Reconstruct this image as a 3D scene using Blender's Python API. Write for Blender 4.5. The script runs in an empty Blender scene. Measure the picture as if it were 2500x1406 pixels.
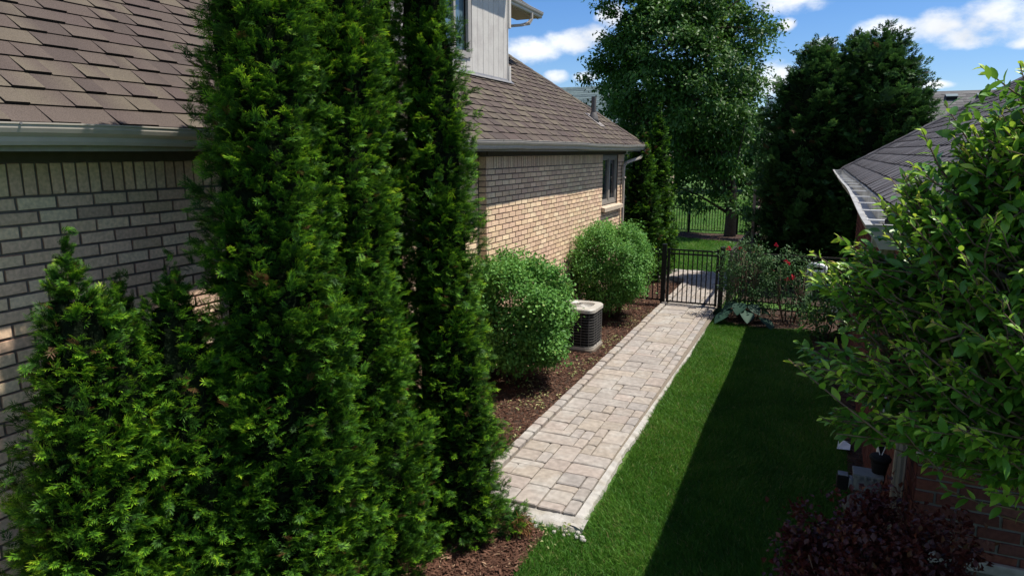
import bpy, math, random
import numpy as np

random.seed(7)
C = bpy.context.scene.collection
R = math.radians
PI = math.pi

# ------------------------------------------------------------------ helpers
def setp(o, label=None, cat=None, group=None, kind=None):
    if label: o['label'] = label
    if cat: o['category'] = cat
    if group: o['group'] = group
    if kind: o['kind'] = kind
    return o

def thing(name, label, cat, loc=(0, 0, 0), group=None):
    o = bpy.data.objects.new(name, None)
    o.location = loc
    o.empty_display_size = 0.2
    C.objects.link(o)
    return setp(o, label, cat, group)

def link_obj(name, me, parent=None):
    o = bpy.data.objects.new(name, me)
    C.objects.link(o)
    if parent is not None:
        o.parent = parent
        q = parent
        off = np.zeros(3)
        while q is not None:
            off += np.array(q.location)
            q = q.parent
        o.location = tuple(-off)       # meshes are written in world coordinates
    return o

def np_mesh(name, V, T, mats, cols=None, var=None, midx=None, parent=None, smooth=False):
    """triangle mesh straight from arrays"""
    V = np.ascontiguousarray(V, np.float32); T = np.ascontiguousarray(T, np.int32)
    me = bpy.data.meshes.new(name)
    me.vertices.add(len(V)); me.vertices.foreach_set('co', V.ravel())
    k = T.shape[1]
    me.loops.add(T.size); me.loops.foreach_set('vertex_index', T.ravel())
    me.polygons.add(len(T))
    me.polygons.foreach_set('loop_start', np.arange(0, T.size, k, dtype=np.int32))
    me.polygons.foreach_set('use_smooth', np.full(len(T), smooth, bool))
    for m in (mats if isinstance(mats, (list, tuple)) else [mats]): me.materials.append(m)
    if midx is not None: me.polygons.foreach_set('material_index', np.ascontiguousarray(midx, np.int32))
    if cols is not None:
        a = me.attributes.new('col', 'FLOAT_COLOR', 'POINT')
        c = np.ones((len(V), 4), np.float32); c[:, :3] = cols
        a.data.foreach_set('color', c.ravel())
    if var is not None:
        a = me.attributes.new('var', 'FLOAT', 'POINT')
        a.data.foreach_set('value', np.ascontiguousarray(var, np.float32))
    me.update(calc_edges=True); me.validate()
    return link_obj(name, me, parent)

def inst(tv, tt, O, M, S):
    """copies of a template: tv (k,3), tt (m,3), O (n,3), M (n,3,3) columns = axes, S (n,) or (n,3)"""
    n = len(O); k = len(tv)
    S = np.asarray(S, float)
    if S.ndim == 1: S = S[:, None]
    P = tv[None] * S[:, None, :]
    V = np.einsum('nij,nkj->nki', M, P) + O[:, None, :]
    T = (tt[None] + (np.arange(n) * k)[:, None, None]).reshape(-1, tt.shape[1])
    return V.reshape(-1, 3), T

def norm(a): return a / np.maximum(np.linalg.norm(a, axis=-1, keepdims=True), 1e-9)

def frames(d, up, roll=None):
    """x = d, z ~ up"""
    x = norm(d); y = norm(np.cross(up, x)); z = np.cross(x, y)
    if roll is not None:
        c, s = np.cos(roll)[:, None], np.sin(roll)[:, None]
        y, z = y * c + z * s, z * c - y * s
    return np.stack([x, y, z], axis=2)

class MB:
    def __init__(s): s.V = []; s.F = []; s.M = []; s.cc = []; s.m = 0; s.c = (1, 1, 1)
    def add(s, vs, fs):
        b = len(s.V); s.V += [tuple(v) for v in vs]; s.cc += [s.c] * len(vs)
        for f in fs: s.F.append([i + b for i in f]); s.M.append(s.m)
    def box(s, x0, x1, y0, y1, z0, z1):
        s.add([(x, y, z) for z in (z0, z1) for y in (y0, y1) for x in (x0, x1)],
              [(0, 2, 3, 1), (4, 5, 7, 6), (0, 1, 5, 4), (2, 6, 7, 3), (0, 4, 6, 2), (1, 3, 7, 5)])
    def bar(s, p, q, w, h=None, up=(0, 0, 1)):
        h = h or w
        p, q = np.array(p, float), np.array(q, float); d = norm(q - p)
        u = np.array(up, float)
        if abs(d @ u) > .98: u = np.array((0, 1., 0))
        a = norm(np.cross(d, u)); b = np.cross(a, d)
        vs = [e + a * i * w / 2 + b * j * h / 2 for e in (p, q) for i, j in ((-1, -1), (1, -1), (1, 1), (-1, 1))]
        s.add(vs, [(3, 2, 1, 0), (4, 5, 6, 7), (0, 1, 5, 4), (1, 2, 6, 5), (2, 3, 7, 6), (3, 0, 4, 7)])
    def tube(s, pts, rad, n=8, cap=True):
        pts = [np.array(p, float) for p in pts]
        rad = rad if hasattr(rad, '__len__') else [rad] * len(pts)
        vs = []; pu = None
        for i, p in enumerate(pts):
            d = norm(pts[min(i + 1, len(pts) - 1)] - pts[max(i - 1, 0)])
            if pu is None:
                pu = np.array((0, 0, 1.)) if abs(d[2]) < .9 else np.array((1., 0, 0))
            a = norm(np.cross(d, pu)); b = np.cross(a, d); pu = b
            for k in range(n):
                t = 2 * PI * k / n
                vs.append(p + rad[i] * (math.cos(t) * a + math.sin(t) * b))
        fs = [(i * n + k, i * n + (k + 1) % n, (i + 1) * n + (k + 1) % n, (i + 1) * n + k)
              for i in range(len(pts) - 1) for k in range(n)]
        if cap: fs += [tuple(range(n))[::-1], tuple((len(pts) - 1) * n + k for k in range(n))]
        s.add(vs, fs)
    def lathe(s, prof, c, n=20):
        vs = [(c[0] + r * math.cos(2 * PI * k / n), c[1] + r * math.sin(2 * PI * k / n), c[2] + z) for r, z in prof for k in range(n)]
        fs = [(i * n + k, i * n + (k + 1) % n, (i + 1) * n + (k + 1) % n, (i + 1) * n + k) for i in range(len(prof) - 1) for k in range(n)]
        fs += [tuple(range(n))[::-1], tuple((len(prof) - 1) * n + k for k in range(n))]
        s.add(vs, fs)
    def sweep(s, prof, path, closed=False):
        """prof: list of 2-vectors per path point already in 3-D: path = list of lists of 3-D points"""
        k = len(path[0]); vs = [p for ring in path for p in ring]
        fs = [(i * k + j, i * k + (j + 1) % k, (i + 1) * k + (j + 1) % k, (i + 1) * k + j)
              for i in range(len(path) - 1) for j in range(k if closed else k - 1)]
        s.add(vs, fs)
    def build(s, name, mats, parent=None, smooth=False, bevel=0, solid=0):
        me = bpy.data.meshes.new(name)
        me.from_pydata(s.V, [], s.F)
        for m in (mats if isinstance(mats, (list, tuple)) else [mats]): me.materials.append(m)
        me.polygons.foreach_set('material_index', s.M)
        a = me.attributes.new('col', 'FLOAT_COLOR', 'POINT')
        a.data.foreach_set('color', np.array([(*c, 1) for c in s.cc], np.float32).ravel())
        if smooth: me.polygons.foreach_set('use_smooth', [True] * len(s.F))
        me.update()
        o = link_obj(name, me, parent)
        if solid:
            md = o.modifiers.new('Solidify', 'SOLIDIFY'); md.thickness = solid; md.offset = 0
        if bevel:
            md = o.modifiers.new('Bevel', 'BEVEL'); md.width = bevel; md.segments = 2; md.limit_method = 'ANGLE'
        return o

# ------------------------------------------------------------------ materials
def nodes(name):
    m = bpy.data.materials.new(name); m.use_nodes = True
    nt = m.node_tree; nt.nodes.clear()
    out = nt.nodes.new('ShaderNodeOutputMaterial')
    return m, nt, nt.nodes, nt.links, out

def N(ns, t, **kw):
    n = ns.new(t)
    for k, v in kw.items(): setattr(n, k, v)
    return n

def pm(name, base=(.5, .5, .5), rough=.7, var=.15, scale=12, detail=6, bump=0, bscale=60, spec=.3, metal=0, attr=False,
       tint=None, tscale=2, tlo=.45, thi=.65, bdist=.01):
    """general surface: base (or the 'col' attribute) broken up by noise; tint = second colour in large patches"""
    m, nt, ns, lk, out = nodes(name)
    b = N(ns, 'ShaderNodeBsdfPrincipled'); lk.new(b.outputs[0], out.inputs[0])
    b.inputs['Roughness'].default_value = rough; b.inputs['Metallic'].default_value = metal
    b.inputs['Specular IOR Level'].default_value = spec
    tc = N(ns, 'ShaderNodeTexCoord')
    nz = N(ns, 'ShaderNodeTexNoise'); nz.inputs['Scale'].default_value = scale; nz.inputs['Detail'].default_value = detail
    lk.new(tc.outputs['Object'], nz.inputs['Vector'])
    mr = N(ns, 'ShaderNodeMapRange'); mr.inputs[1].default_value = .3; mr.inputs[2].default_value = .7
    mr.inputs[3].default_value = 1 - var; mr.inputs[4].default_value = 1 + var
    lk.new(nz.outputs[0], mr.inputs[0])
    if attr:
        a = N(ns, 'ShaderNodeAttribute', attribute_name='col'); col = a.outputs['Color']
    else:
        r = N(ns, 'ShaderNodeRGB'); r.outputs[0].default_value = (*base, 1); col = r.outputs[0]
    if tint:
        n2 = N(ns, 'ShaderNodeTexNoise'); n2.inputs['Scale'].default_value = tscale; n2.inputs['Detail'].default_value = 5
        lk.new(tc.outputs['Object'], n2.inputs['Vector'])
        r2 = N(ns, 'ShaderNodeMapRange'); r2.inputs[1].default_value = tlo; r2.inputs[2].default_value = thi
        lk.new(n2.outputs[0], r2.inputs[0])
        mx = N(ns, 'ShaderNodeMix', data_type='RGBA'); lk.new(r2.outputs[0], mx.inputs[0]); lk.new(col, mx.inputs[6])
        mx.inputs[7].default_value = (*tint, 1); col = mx.outputs[2]
    mu = N(ns, 'ShaderNodeVectorMath', operation='SCALE'); lk.new(col, mu.inputs[0]); lk.new(mr.outputs[0], mu.inputs['Scale'])
    lk.new(mu.outputs[0], b.inputs['Base Color'])
    if bump:
        n3 = N(ns, 'ShaderNodeTexNoise'); n3.inputs['Scale'].default_value = bscale; n3.inputs['Detail'].default_value = 5
        lk.new(tc.outputs['Object'], n3.inputs['Vector'])
        bp = N(ns, 'ShaderNodeBump'); bp.inputs['Strength'].default_value = bump; bp.inputs['Distance'].default_value = bdist
        lk.new(n3.outputs[0], bp.inputs['Height']); lk.new(bp.outputs[0], b.inputs['Normal'])
    return m

def leafmat(name, stops, rough=.45, spec=.35, trans=.25, tcol=None):
    """leaf: colour ramp over 'var' (leaf age and individual tone), part of the light passes through"""
    m, nt, ns, lk, out = nodes(name)
    a = N(ns, 'ShaderNodeAttribute', attribute_name='var')
    r = N(ns, 'ShaderNodeValToRGB'); el = r.color_ramp.elements
    while len(el) < len(stops): el.new(.5)
    for e, (p, c) in zip(el, stops): e.position = p; e.color = (*c, 1)
    lk.new(a.outputs['Fac'], r.inputs[0])
    b = N(ns, 'ShaderNodeBsdfPrincipled'); b.inputs['Roughness'].default_value = rough
    b.inputs['Specular IOR Level'].default_value = spec
    lk.new(r.outputs[0], b.inputs['Base Color'])
    t = N(ns, 'ShaderNodeBsdfTranslucent')
    hs = N(ns, 'ShaderNodeHueSaturation'); hs.inputs['Hue'].default_value = .485; hs.inputs['Value'].default_value = 1.5
    lk.new(r.outputs[0], hs.inputs['Color']); lk.new(hs.outputs[0], t.inputs[0])
    mx = N(ns, 'ShaderNodeMixShader'); mx.inputs[0].default_value = trans
    lk.new(b.outputs[0], mx.inputs[1]); lk.new(t.outputs[0], mx.inputs[2]); lk.new(mx.outputs[0], out.inputs[0])
    return m

def glassmat(name, col=(.03, .035, .04)):
    m, nt, ns, lk, out = nodes(name)
    b = N(ns, 'ShaderNodeBsdfPrincipled'); b.inputs['Base Color'].default_value = (*col, 1)
    b.inputs['Roughness'].default_value = .04; b.inputs['Specular IOR Level'].default_value = .8
    lk.new(b.outputs[0], out.inputs[0]); return m

M_brick = pm('buff_brick', attr=True, rough=.88, var=.18, scale=45, bump=.16, bscale=140, spec=.15, tint=(.56, .385, .285), tscale=7, tlo=.52, thi=1.0, bdist=.004)
M_mortar = pm('grey_mortar', (.17, .15, .13), .95, .15, 30, bump=.4, bscale=200, spec=.1)
M_redbrick = pm('red_brick', attr=True, rough=.9, var=.25, scale=40, bump=.5, bscale=140, spec=.12, bdist=.004)
M_redmortar = pm('tan_mortar', (.16, .145, .13), .95, .15, 30, bump=.4, bscale=200, spec=.1)
M_shingle = pm('brown_shingle', attr=True, rough=.93, var=.34, scale=230, detail=2, bump=.6, bscale=320, spec=.12, tint=(.072, .060, .055), tscale=1.3, tlo=.5, thi=.9, bdist=.003)
M_dkshingle = pm('dark_shingle', attr=True, rough=.93, var=.3, scale=200, detail=2, bump=.6, bscale=320, spec=.12, bdist=.003)
M_gutter = pm('taupe_aluminium', (.43, .39, .34), .4, .08, 9, spec=.45, bump=.12, bscale=5)
M_soffit = pm('brown_soffit', (.10, .088, .072), .8, .12, 14, spec=.2)
M_siding = pm('cream_siding', (.54, .515, .475), .75, .07, 40, spec=.25, bump=.3, bscale=90, tint=(.47, .44, .41), tscale=4)
M_trim = pm('taupe_trim', (.33, .31, .285), .6, .1, 20, spec=.3)
M_winframe = pm('window_frame_taupe', (.26, .235, .205), .5, .06, 20, spec=.4)
M_glass = glassmat('window_glass')
M_flash = pm('grey_flashing', (.17, .17, .175), .45, .2, 15, spec=.5, bump=.2, bscale=20)
M_pipe = pm('vent_pipe_grey', (.10, .095, .092), .6, .15, 30)
M_sill = pm('stone_sill', (.52, .43, .33), .85, .2, 25, bump=.3, bscale=90)
M_whitegut = pm('white_gutter', (.36, .36, .345), .5, .15, 10, spec=.35, tint=(.25, .24, .225), tscale=6)
M_paver = pm('paver', attr=True, rough=.9, var=.2, scale=16, detail=9, bump=.35, bscale=110, spec=.15, bdist=.004, tint=(.36, .34, .31), tscale=3.2, tlo=.5, thi=.75)
M_joint = pm('joint_sand', (.19, .16, .125), .95, .3, 60)
M_conc = pm('concrete', (.38, .365, .34), .92, .18, 14, bump=.6, bscale=60, tint=(.31, .285, .245), tscale=5)
M_ground = pm('ground_grass', (.050, .118, .017), .95, .35, 7, bump=.8, bscale=60, tint=(.085, .15, .028), tscale=.6, bdist=.03)
M_soil = pm('soil', (.055, .036, .026), .95, .4, 30, bump=.9, bscale=70, bdist=.03)
M_mulch = pm('mulch', attr=True, rough=.9, var=.25, scale=60, spec=.15)
M_black = pm('black_metal', (.005, .005, .0055), .45, .1, 30, spec=.3)
M_blackrail = pm('bronze_rail', (.05, .043, .038), .4, .1, 30, spec=.45)
M_coil = pm('coil_black', (.005, .0055, .006), .75, .2, 200, bump=.5, bscale=300)
M_cream = pm('cream_enamel', (.44, .415, .365), .45, .07, 12, spec=.4, tint=(.33, .30, .25), tscale=7, tlo=.55, thi=.8)
M_grey = pm('meter_grey', (.17, .185, .19), .5, .1, 20)
M_pvc = pm('white_pvc', (.75, .76, .78), .3, .04, 10, spec=.5)
M_bark = pm('bark', (.085, .065, .05), .95, .35, 18, bump=.9, bscale=30, bdist=.02)
M_twig = pm('twig', (.13, .085, .06), .8, .25, 30)
M_wood = pm('weathered_wood', (.20, .165, .135), .85, .2, 25, bump=.3, bscale=80)
M_paper = pm('white_paper', (.7, .72, .75), .7, .05, 10)
M_core = pm('light_block_core', (.007, .012, .005), .98, .5, 30, bump=1, bscale=20, spec=.05, bdist=.05)  # solid near-black core added inside evergreen crowns to block light
M_farroofb = pm('teal_shingle', attr=True, rough=.9, var=.2, scale=20)
M_farwall = pm('tan_wall', (.35, .28, .22), .9, .15, 8)
M_leafarb = leafmat('arborvitae_leaf', [(0, (.11, .06, .025)), (.05, (.012, .042, .006)), (.38, (.045, .140, .012)), (.66, (.17, .37, .018)), (1, (.44, .58, .035))], .55, .2, .28)
M_leafbig = leafmat('dark_evergreen_leaf', [(0, (.08, .05, .022)), (.05, (.014, .042, .011)), (.55, (.038, .110, .023)), (1, (.10, .22, .04))], .55, .2, .22)
M_leafdec = leafmat('maple_leaf', [(0, (.024, .070, .013)), (.6, (.055, .142, .022)), (1, (.14, .26, .038))], .5, .28, .25)
M_leafbush = leafmat('shrub_leaf', [(0, (.040, .125, .020)), (.55, (.10, .26, .045)), (.9, (.22, .40, .085)), (1, (.40, .46, .16))], .55, .25, .25)
M_leafcrab = leafmat('crabapple_leaf', [(0, (.030, .100, .013)), (.42, (.095, .24, .028)), (.66, (.26, .45, .042)), (.93, (.44, .54, .06)), (1, (.38, .29, .08))], .40, .44, .28)
M_leafrose = leafmat('rose_leaf', [(0, (.024, .066, .022)), (.7, (.052, .125, .038)), (.93, (.11, .17, .05)), (1, (.20, .07, .04))], .55, .22, .18)
M_leafbar = leafmat('barberry_leaf', [(0, (.036, .008, .007)), (.6, (.085, .018, .014)), (.9, (.18, .05, .026)), (1, (.22, .19, .06))], .4, .4, .25)
M_leafhosta = leafmat('hosta_leaf', [(0, (.016, .045, .032)), (1, (.032, .075, .05))], .6, .15, .1)
M_grass = leafmat('grass_blade', [(0, (.024, .082, .009)), (.5, (.056, .175, .017)), (.85, (.115, .25, .032)), (1, (.24, .22, .09))], .55, .25, .3)
M_fall = leafmat('cut_leaf', [(0, (.13, .19, .05)), (1, (.44, .42, .20))], .6, .2, .2)
M_petal = leafmat('rose_petal', [(0, (.42, .008, .015)), (1, (.65, .05, .09))], .5, .3, .2)
M_dead = leafmat('dead_leaf', [(0, (.12, .055, .02)), (1, (.30, .15, .06))], .7, .2, .15)

rng = np.random.default_rng(11)

# ------------------------------------------------------------------ world: sky, clouds, sun
SUN = norm(np.array([1.0, .48, 2.33]))
elev = math.asin(SUN[2]); azi = math.atan2(SUN[0], SUN[1])     # clockwise from +Y
w = bpy.data.worlds.new("World"); bpy.context.scene.world = w; w.use_nodes = True
nt = w.node_tree; ns = nt.nodes; lk = nt.links; ns.clear()
wo = N(ns, 'ShaderNodeOutputWorld'); bg = N(ns, 'ShaderNodeBackground'); lk.new(bg.outputs[0], wo.inputs[0])
bg.inputs[1].default_value = .10
sky = N(ns, 'ShaderNodeTexSky', sky_type='NISHITA'); sky.sun_disc = False
sky.sun_elevation = elev; sky.sun_rotation = azi; sky.air_density = 1.0; sky.dust_density = .3; sky.ozone_density = 2.5; sky.altitude = 300
tc = N(ns, 'ShaderNodeTexCoord')
sep = N(ns, 'ShaderNodeSeparateXYZ'); lk.new(tc.outputs['Generated'], sep.inputs[0])
def math_(op, a, b=None, c=None):
    n = N(ns, 'ShaderNodeMath', operation=op)
    for i, v in enumerate((a, b, c)):
        if v is None: continue
        if isinstance(v, (int, float)): n.inputs[i].default_value = v
        else: lk.new(v, n.inputs[i])
    return n.outputs[0]
az = math_('ARCTAN2', sep.outputs[0], sep.outputs[1]); el_ = math_('ARCSINE', sep.outputs[2])
# cumulus groups, some added as unseen fill: azimuth, elevation, half width, half height (degrees)
CL = [(-19.3, 8.5, 2.4, .95), (-22.4, 7.8, 2.6, 1.05), (-17.6, 8.95, 1.3, .75), (-24.5, 7.6, 1.8, .7), (-20.3, 5.85, 1.0, .55), (-18, 5.83, 1.15, .42), (-16, 10.4, 1.2, .9), (-2.9, 10.8, 3.0, .95), (-3.04, 9.1, .65, .5),
      (3.9, 8.45, 2.2, .8), (6.6, 8.4, 2.3, 1.1), (9.9, 8.5, 2.5, 1.6), (12.7, 8.3, 3, 1.8), (8.3, 7.5, 1.7, .8), (11.6, 6.85, 1.1, .42), (-3.7, 5.4, 1.5, 1.5), (-.5, 7.7, .9, .45), (7, 4.5, 1.3, .3), (17, 9, 4, 2),
      (40, 14, 9, 3), (75, 10, 8, 2.5), (120, 18, 12, 4), (170, 12, 10, 3), (-150, 20, 12, 4), (-100, 12, 10, 3), (-60, 24, 14, 6), (62, 34, 26, 11), (108, 48, 34, 14), (150, 30, 24, 9), (-125, 42, 40, 15), (-170, 58, 40, 12), (15, 52, 26, 9), (-40, 48, 22, 9), (90, 22, 20, 6)]  # the large high ellipses are unseen clouds, added to raise neutral ambient light
acc = None
for a0, e0, wd, ht in CL:
    dx = math_('MULTIPLY', math_('SUBTRACT', az, R(a0)), 1 / R(wd)); dy = math_('MULTIPLY', math_('SUBTRACT', el_, R(e0)), 1 / R(ht))
    q = math_('SUBTRACT', 1.0, math_('ADD', math_('MULTIPLY', dx, dx), math_('MULTIPLY', dy, dy)))
    q = math_('MAXIMUM', q, -1.2)
    acc = q if acc is None else math_('SMOOTH_MAX', acc, q, .35)
mp = N(ns, 'ShaderNodeMapping'); mp.inputs['Scale'].default_value = (1, 1, 1.7); lk.new(tc.outputs['Generated'], mp.inputs[0])
nz = N(ns, 'ShaderNodeTexNoise'); nz.inputs['Scale'].default_value = 26; nz.inputs['Detail'].default_value = 9; nz.inputs['Roughness'].default_value = .58
lk.new(mp.outputs[0], nz.inputs['Vector'])
nz2 = N(ns, 'ShaderNodeTexNoise'); nz2.inputs['Scale'].default_value = 9; nz2.inputs['Detail'].default_value = 6
lk.new(mp.outputs[0], nz2.inputs['Vector'])
dens = math_('ADD', acc, math_('MULTIPLY', math_('SUBTRACT', nz.outputs[0], .5), 3.0))
cov = N(ns, 'ShaderNodeMapRange', interpolation_type='SMOOTHSTEP'); cov.inputs[1].default_value = -.35; cov.inputs[2].default_value = 1.35
lk.new(dens, cov.inputs[0])
shade = N(ns, 'ShaderNodeMapRange'); shade.inputs[1].default_value = .3; shade.inputs[2].default_value = .65; shade.inputs[3].default_value = 6.2; shade.inputs[4].default_value = 8.6
lk.new(nz2.outputs[0], shade.inputs[0])
cc = N(ns, 'ShaderNodeCombineXYZ')
lk.new(math_('MULTIPLY', shade.outputs[0], .97), cc.inputs[0]); lk.new(math_('MULTIPLY', shade.outputs[0], .985), cc.inputs[1]); lk.new(shade.outputs[0], cc.inputs[2])
mx = N(ns, 'ShaderNodeMix', data_type='RGBA'); lk.new(math_('MULTIPLY', cov.outputs[0], .93), mx.inputs[0])
hs_ = N(ns, 'ShaderNodeHueSaturation'); hs_.inputs['Saturation'].default_value = 1.25; lk.new(sky.outputs[0], hs_.inputs['Color']); vm_ = N(ns, 'ShaderNodeVectorMath', operation='MULTIPLY'); vm_.inputs[1].default_value = (.72, .80, .98); lk.new(hs_.outputs[0], vm_.inputs[0]); lk.new(vm_.outputs[0], mx.inputs[6]); lk.new(cc.outputs[0], mx.inputs[7]); lk.new(mx.outputs[2], bg.inputs[0])

sl = bpy.data.lights.new('sun', 'SUN'); sl.energy = 4.8; sl.angle = R(.53); sl.color = (1, .94, .84)
so = bpy.data.objects.new('sun', sl); C.objects.link(so)
from mathutils import Vector
so.rotation_euler = Vector(tuple(SUN)).to_track_quat('Z', 'Y').to_euler(); so.location = (8, 5, 20)

cam = bpy.data.cameras.new('camera'); cam.lens = 1670 / 2500 * 36; cam.sensor_width = 36; cam.clip_end = 2000
co = bpy.data.objects.new('camera', cam); C.objects.link(co); co.location = (0, 0, 3.1)
co.rotation_euler = (R(90 - 11.28), 0, R(23.9)); bpy.context.scene.camera = co
vs_ = bpy.context.scene.view_settings
bpy.context.scene.display_settings.display_device = 'sRGB'
vs_.view_transform = 'Standard'; vs_.look = 'None'; vs_.exposure = .5; vs_.gamma = 1
cy = bpy.context.scene.cycles
cy.max_bounces = 6; cy.diffuse_bounces = 3; cy.glossy_bounces = 2; cy.transmission_bounces = 3; cy.transparent_max_bounces = 4
cy.use_denoising = True
cy.sample_clamp_indirect = 4

# ------------------------------------------------------------------ the ground
def sheet(name, x0, x1, y0, y1, z, m, nx=2, ny=2, hf=None):
    X, Y = np.meshgrid(np.linspace(x0, x1, nx), np.linspace(y0, y1, ny))
    Z = np.full_like(X, z) if hf is None else z + hf(X, Y)
    V = np.stack([X, Y, Z], -1).reshape(-1, 3)
    i = (np.arange(ny - 1)[:, None] * nx + np.arange(nx - 1)[None]).ravel()
    T = np.stack([i, i + 1, i + nx + 1, i + nx], 1)
    return setp(np_mesh(name, V, T, m, smooth=True), kind='structure')

def inpoly(P, poly):
    x, y = P[:, 0], P[:, 1]; r = np.zeros(len(P), bool); n = len(poly)
    for i in range(n):
        (x1, y1), (x2, y2) = poly[i], poly[(i + 1) % n]
        c = ((y1 > y) != (y2 > y)) & (x < (x2 - x1) * (y - y1) / (y2 - y1 + 1e-12) + x1)
        r ^= c
    return r

def polysheet(name, poly, z, m):
    me = bpy.data.meshes.new(name); me.from_pydata([(x, y, z) for x, y in poly], [], [list(range(len(poly)))]); me.materials.append(m)
    return setp(link_obj(name, me), kind='structure')

sheet('ground', -400, 400, -200, 600, -.03, M_ground, 2, 2)
sheet('lawn', -30, 30, -6, 70, -.02, M_ground, 60, 120, lambda X, Y: .012 * np.sin(X * 1.3) * np.cos(Y * .9))

BED = [(-4.4, -3), (-2.2, -1), (-1.95, 3), (-1.86, 4.3), (-1.86, 4.75), (-2.2, 5.0), (-2.74, 5.0), (-2.74, 16.0), (-2.8, 16.5), (-3.3, 16.72), (-9, 16.72), (-9, 15.7), (-4.2, 15.7)]
ROSEBED = [(-1.58, 13.25), (-1.35, 12.85), (-.8, 12.62), (-.1, 12.8), (.65, 12.7), (.65, 14.3), (-1.52, 14.3)]
ISLE = [(-7.5, 26.9), (-7, 25.6), (-5.6, 25.3), (-4, 25.25), (-2.4, 24.7), (-1.5, 24.2), (-1.4, 27.1), (-7, 27.1)]
SIDEBED = [(.54, 4.3), (.50, 6), (.48, 9), (.1, 12.0), (.05, 12.8), (.65, 12.7), (.65, 4.3)]
EVERBED = [(-1.4, 15), (-1.4, 24), (6, 24), (6, 15)]

def bed(name, poly, z=0):
    return polysheet(name, poly, z, M_soil)
bed('mulch_bed', BED, .004); bed('mulch_bed', ROSEBED, .008); bed('mulch_bed', ISLE, .012); bed('mulch_bed', SIDEBED, .004); bed('mulch_bed', EVERBED, .004)

# mulch chips: small bent slivers of bark
chip_v = np.array([(-.5, -.5, 0), (.5, -.4, .1), (.5, .5, .1), (-.5, .4, 0), (0, -.5, .35), (0, .5, .35)], float)
chip_t = np.array([(0, 4, 5), (0, 5, 3), (4, 1, 2), (4, 2, 5)])
def sample_poly(poly, n):
    p = np.array(poly); lo, hi = p.min(0), p.max(0)
    P = lo + rng.random((int(n * 2.6), 2)) * (hi - lo)
    P = P[inpoly(P, poly)]
    return P[:n]
def chips(n, poly, lo=.016, hi=.075, zt=.028, hide=None):
    P = sample_poly(poly, n)
    if hide is not None: P = P[~hide(P)]
    n = len(P)
    O = np.column_stack([P, rng.random(n) ** 2 * zt + .004])
    th = rng.random(n) * 2 * PI
    d = np.column_stack([np.cos(th), np.sin(th), rng.normal(0, .25, n)])
    up = np.tile([0, 0, 1.], (n, 1)) + rng.normal(0, .35, (n, 3))
    L = lo + rng.random(n) ** 1.6 * (hi - lo)
    S = np.column_stack([L, .004 + rng.random(n) ** 1.5 * .013, np.full(n, .007)])
    V, T = inst(chip_v, chip_t, O, frames(d, up), S)
    t = rng.random(n)[:, None]
    c = (1 - t) * np.array([.045, .020, .013]) + t * np.array([.14, .072, .048])
    lt = rng.random(n) < .05; c[lt] = np.array([.26, .17, .11])
    return V, T, np.repeat(c, 6, 0)
def merge(parts):
    Vs, Ts, Cs = [], [], []; o = 0
    for V, T, c in parts: Vs.append(V); Ts.append(T + o); Cs.append(c); o += len(V)
    return np.concatenate(Vs), np.concatenate(Ts), np.concatenate(Cs)
wallside = lambda P: (P[:, 0] < -4.1)
V, T, c = merge([chips(44000, [(-4.15, 4.9), (-2.74, 4.9), (-2.74, 16.3), (-4.15, 16.3)]), chips(16000, [(-2.9, 3.0), (-1.95, 3.0), (-1.84, 4.3), (-1.84, 4.8), (-2.2, 5.03), (-2.9, 5.03)]),
                 chips(3500, ROSEBED), chips(5000, ISLE, .03, .08), chips(2500, SIDEBED)])
setp(np_mesh('mulch_chips', V, T, M_mulch, cols=c), kind='stuff')

# ------------------------------------------------------------------ paved path
def ashlar(x0, y0, nx, ny, u, seed, keep=None):
    r = random.Random(seed); grid = [[0] * nx for _ in range(ny)]; outl = []
    sizes = [(2, 2), (3, 2), (2, 3), (3, 3), (2, 1), (4, 2), (3, 2), (2, 2), (1, 2), (3, 1), (4, 3)]
    for j in range(ny):
        for i in range(nx):
            if grid[j][i]: continue
            opts = sizes[:]; r.shuffle(opts); opts += [(1, 1)]
            for a, b in opts:
                if i + a <= nx and j + b <= ny and all(not grid[j + q][i + p] for q in range(b) for p in range(a)): break
            for q in range(b):
                for p in range(a): grid[j + q][i + p] = 1
            cxm, cym = x0 + (i + a / 2) * u, y0 + (j + b / 2) * u
            if keep and not keep(cxm, cym): continue
            outl.append((cxm, cym, a * u, b * u))
    return outl
PCOL = [(.312, .268, .222), (.304, .264, .230), (.29, .262, .238), (.32, .275, .235), (.308, .260, .228), (.28, .254, .230), (.335, .297, .256), (.296, .256, .210), (.268, .248, .232)]
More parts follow.
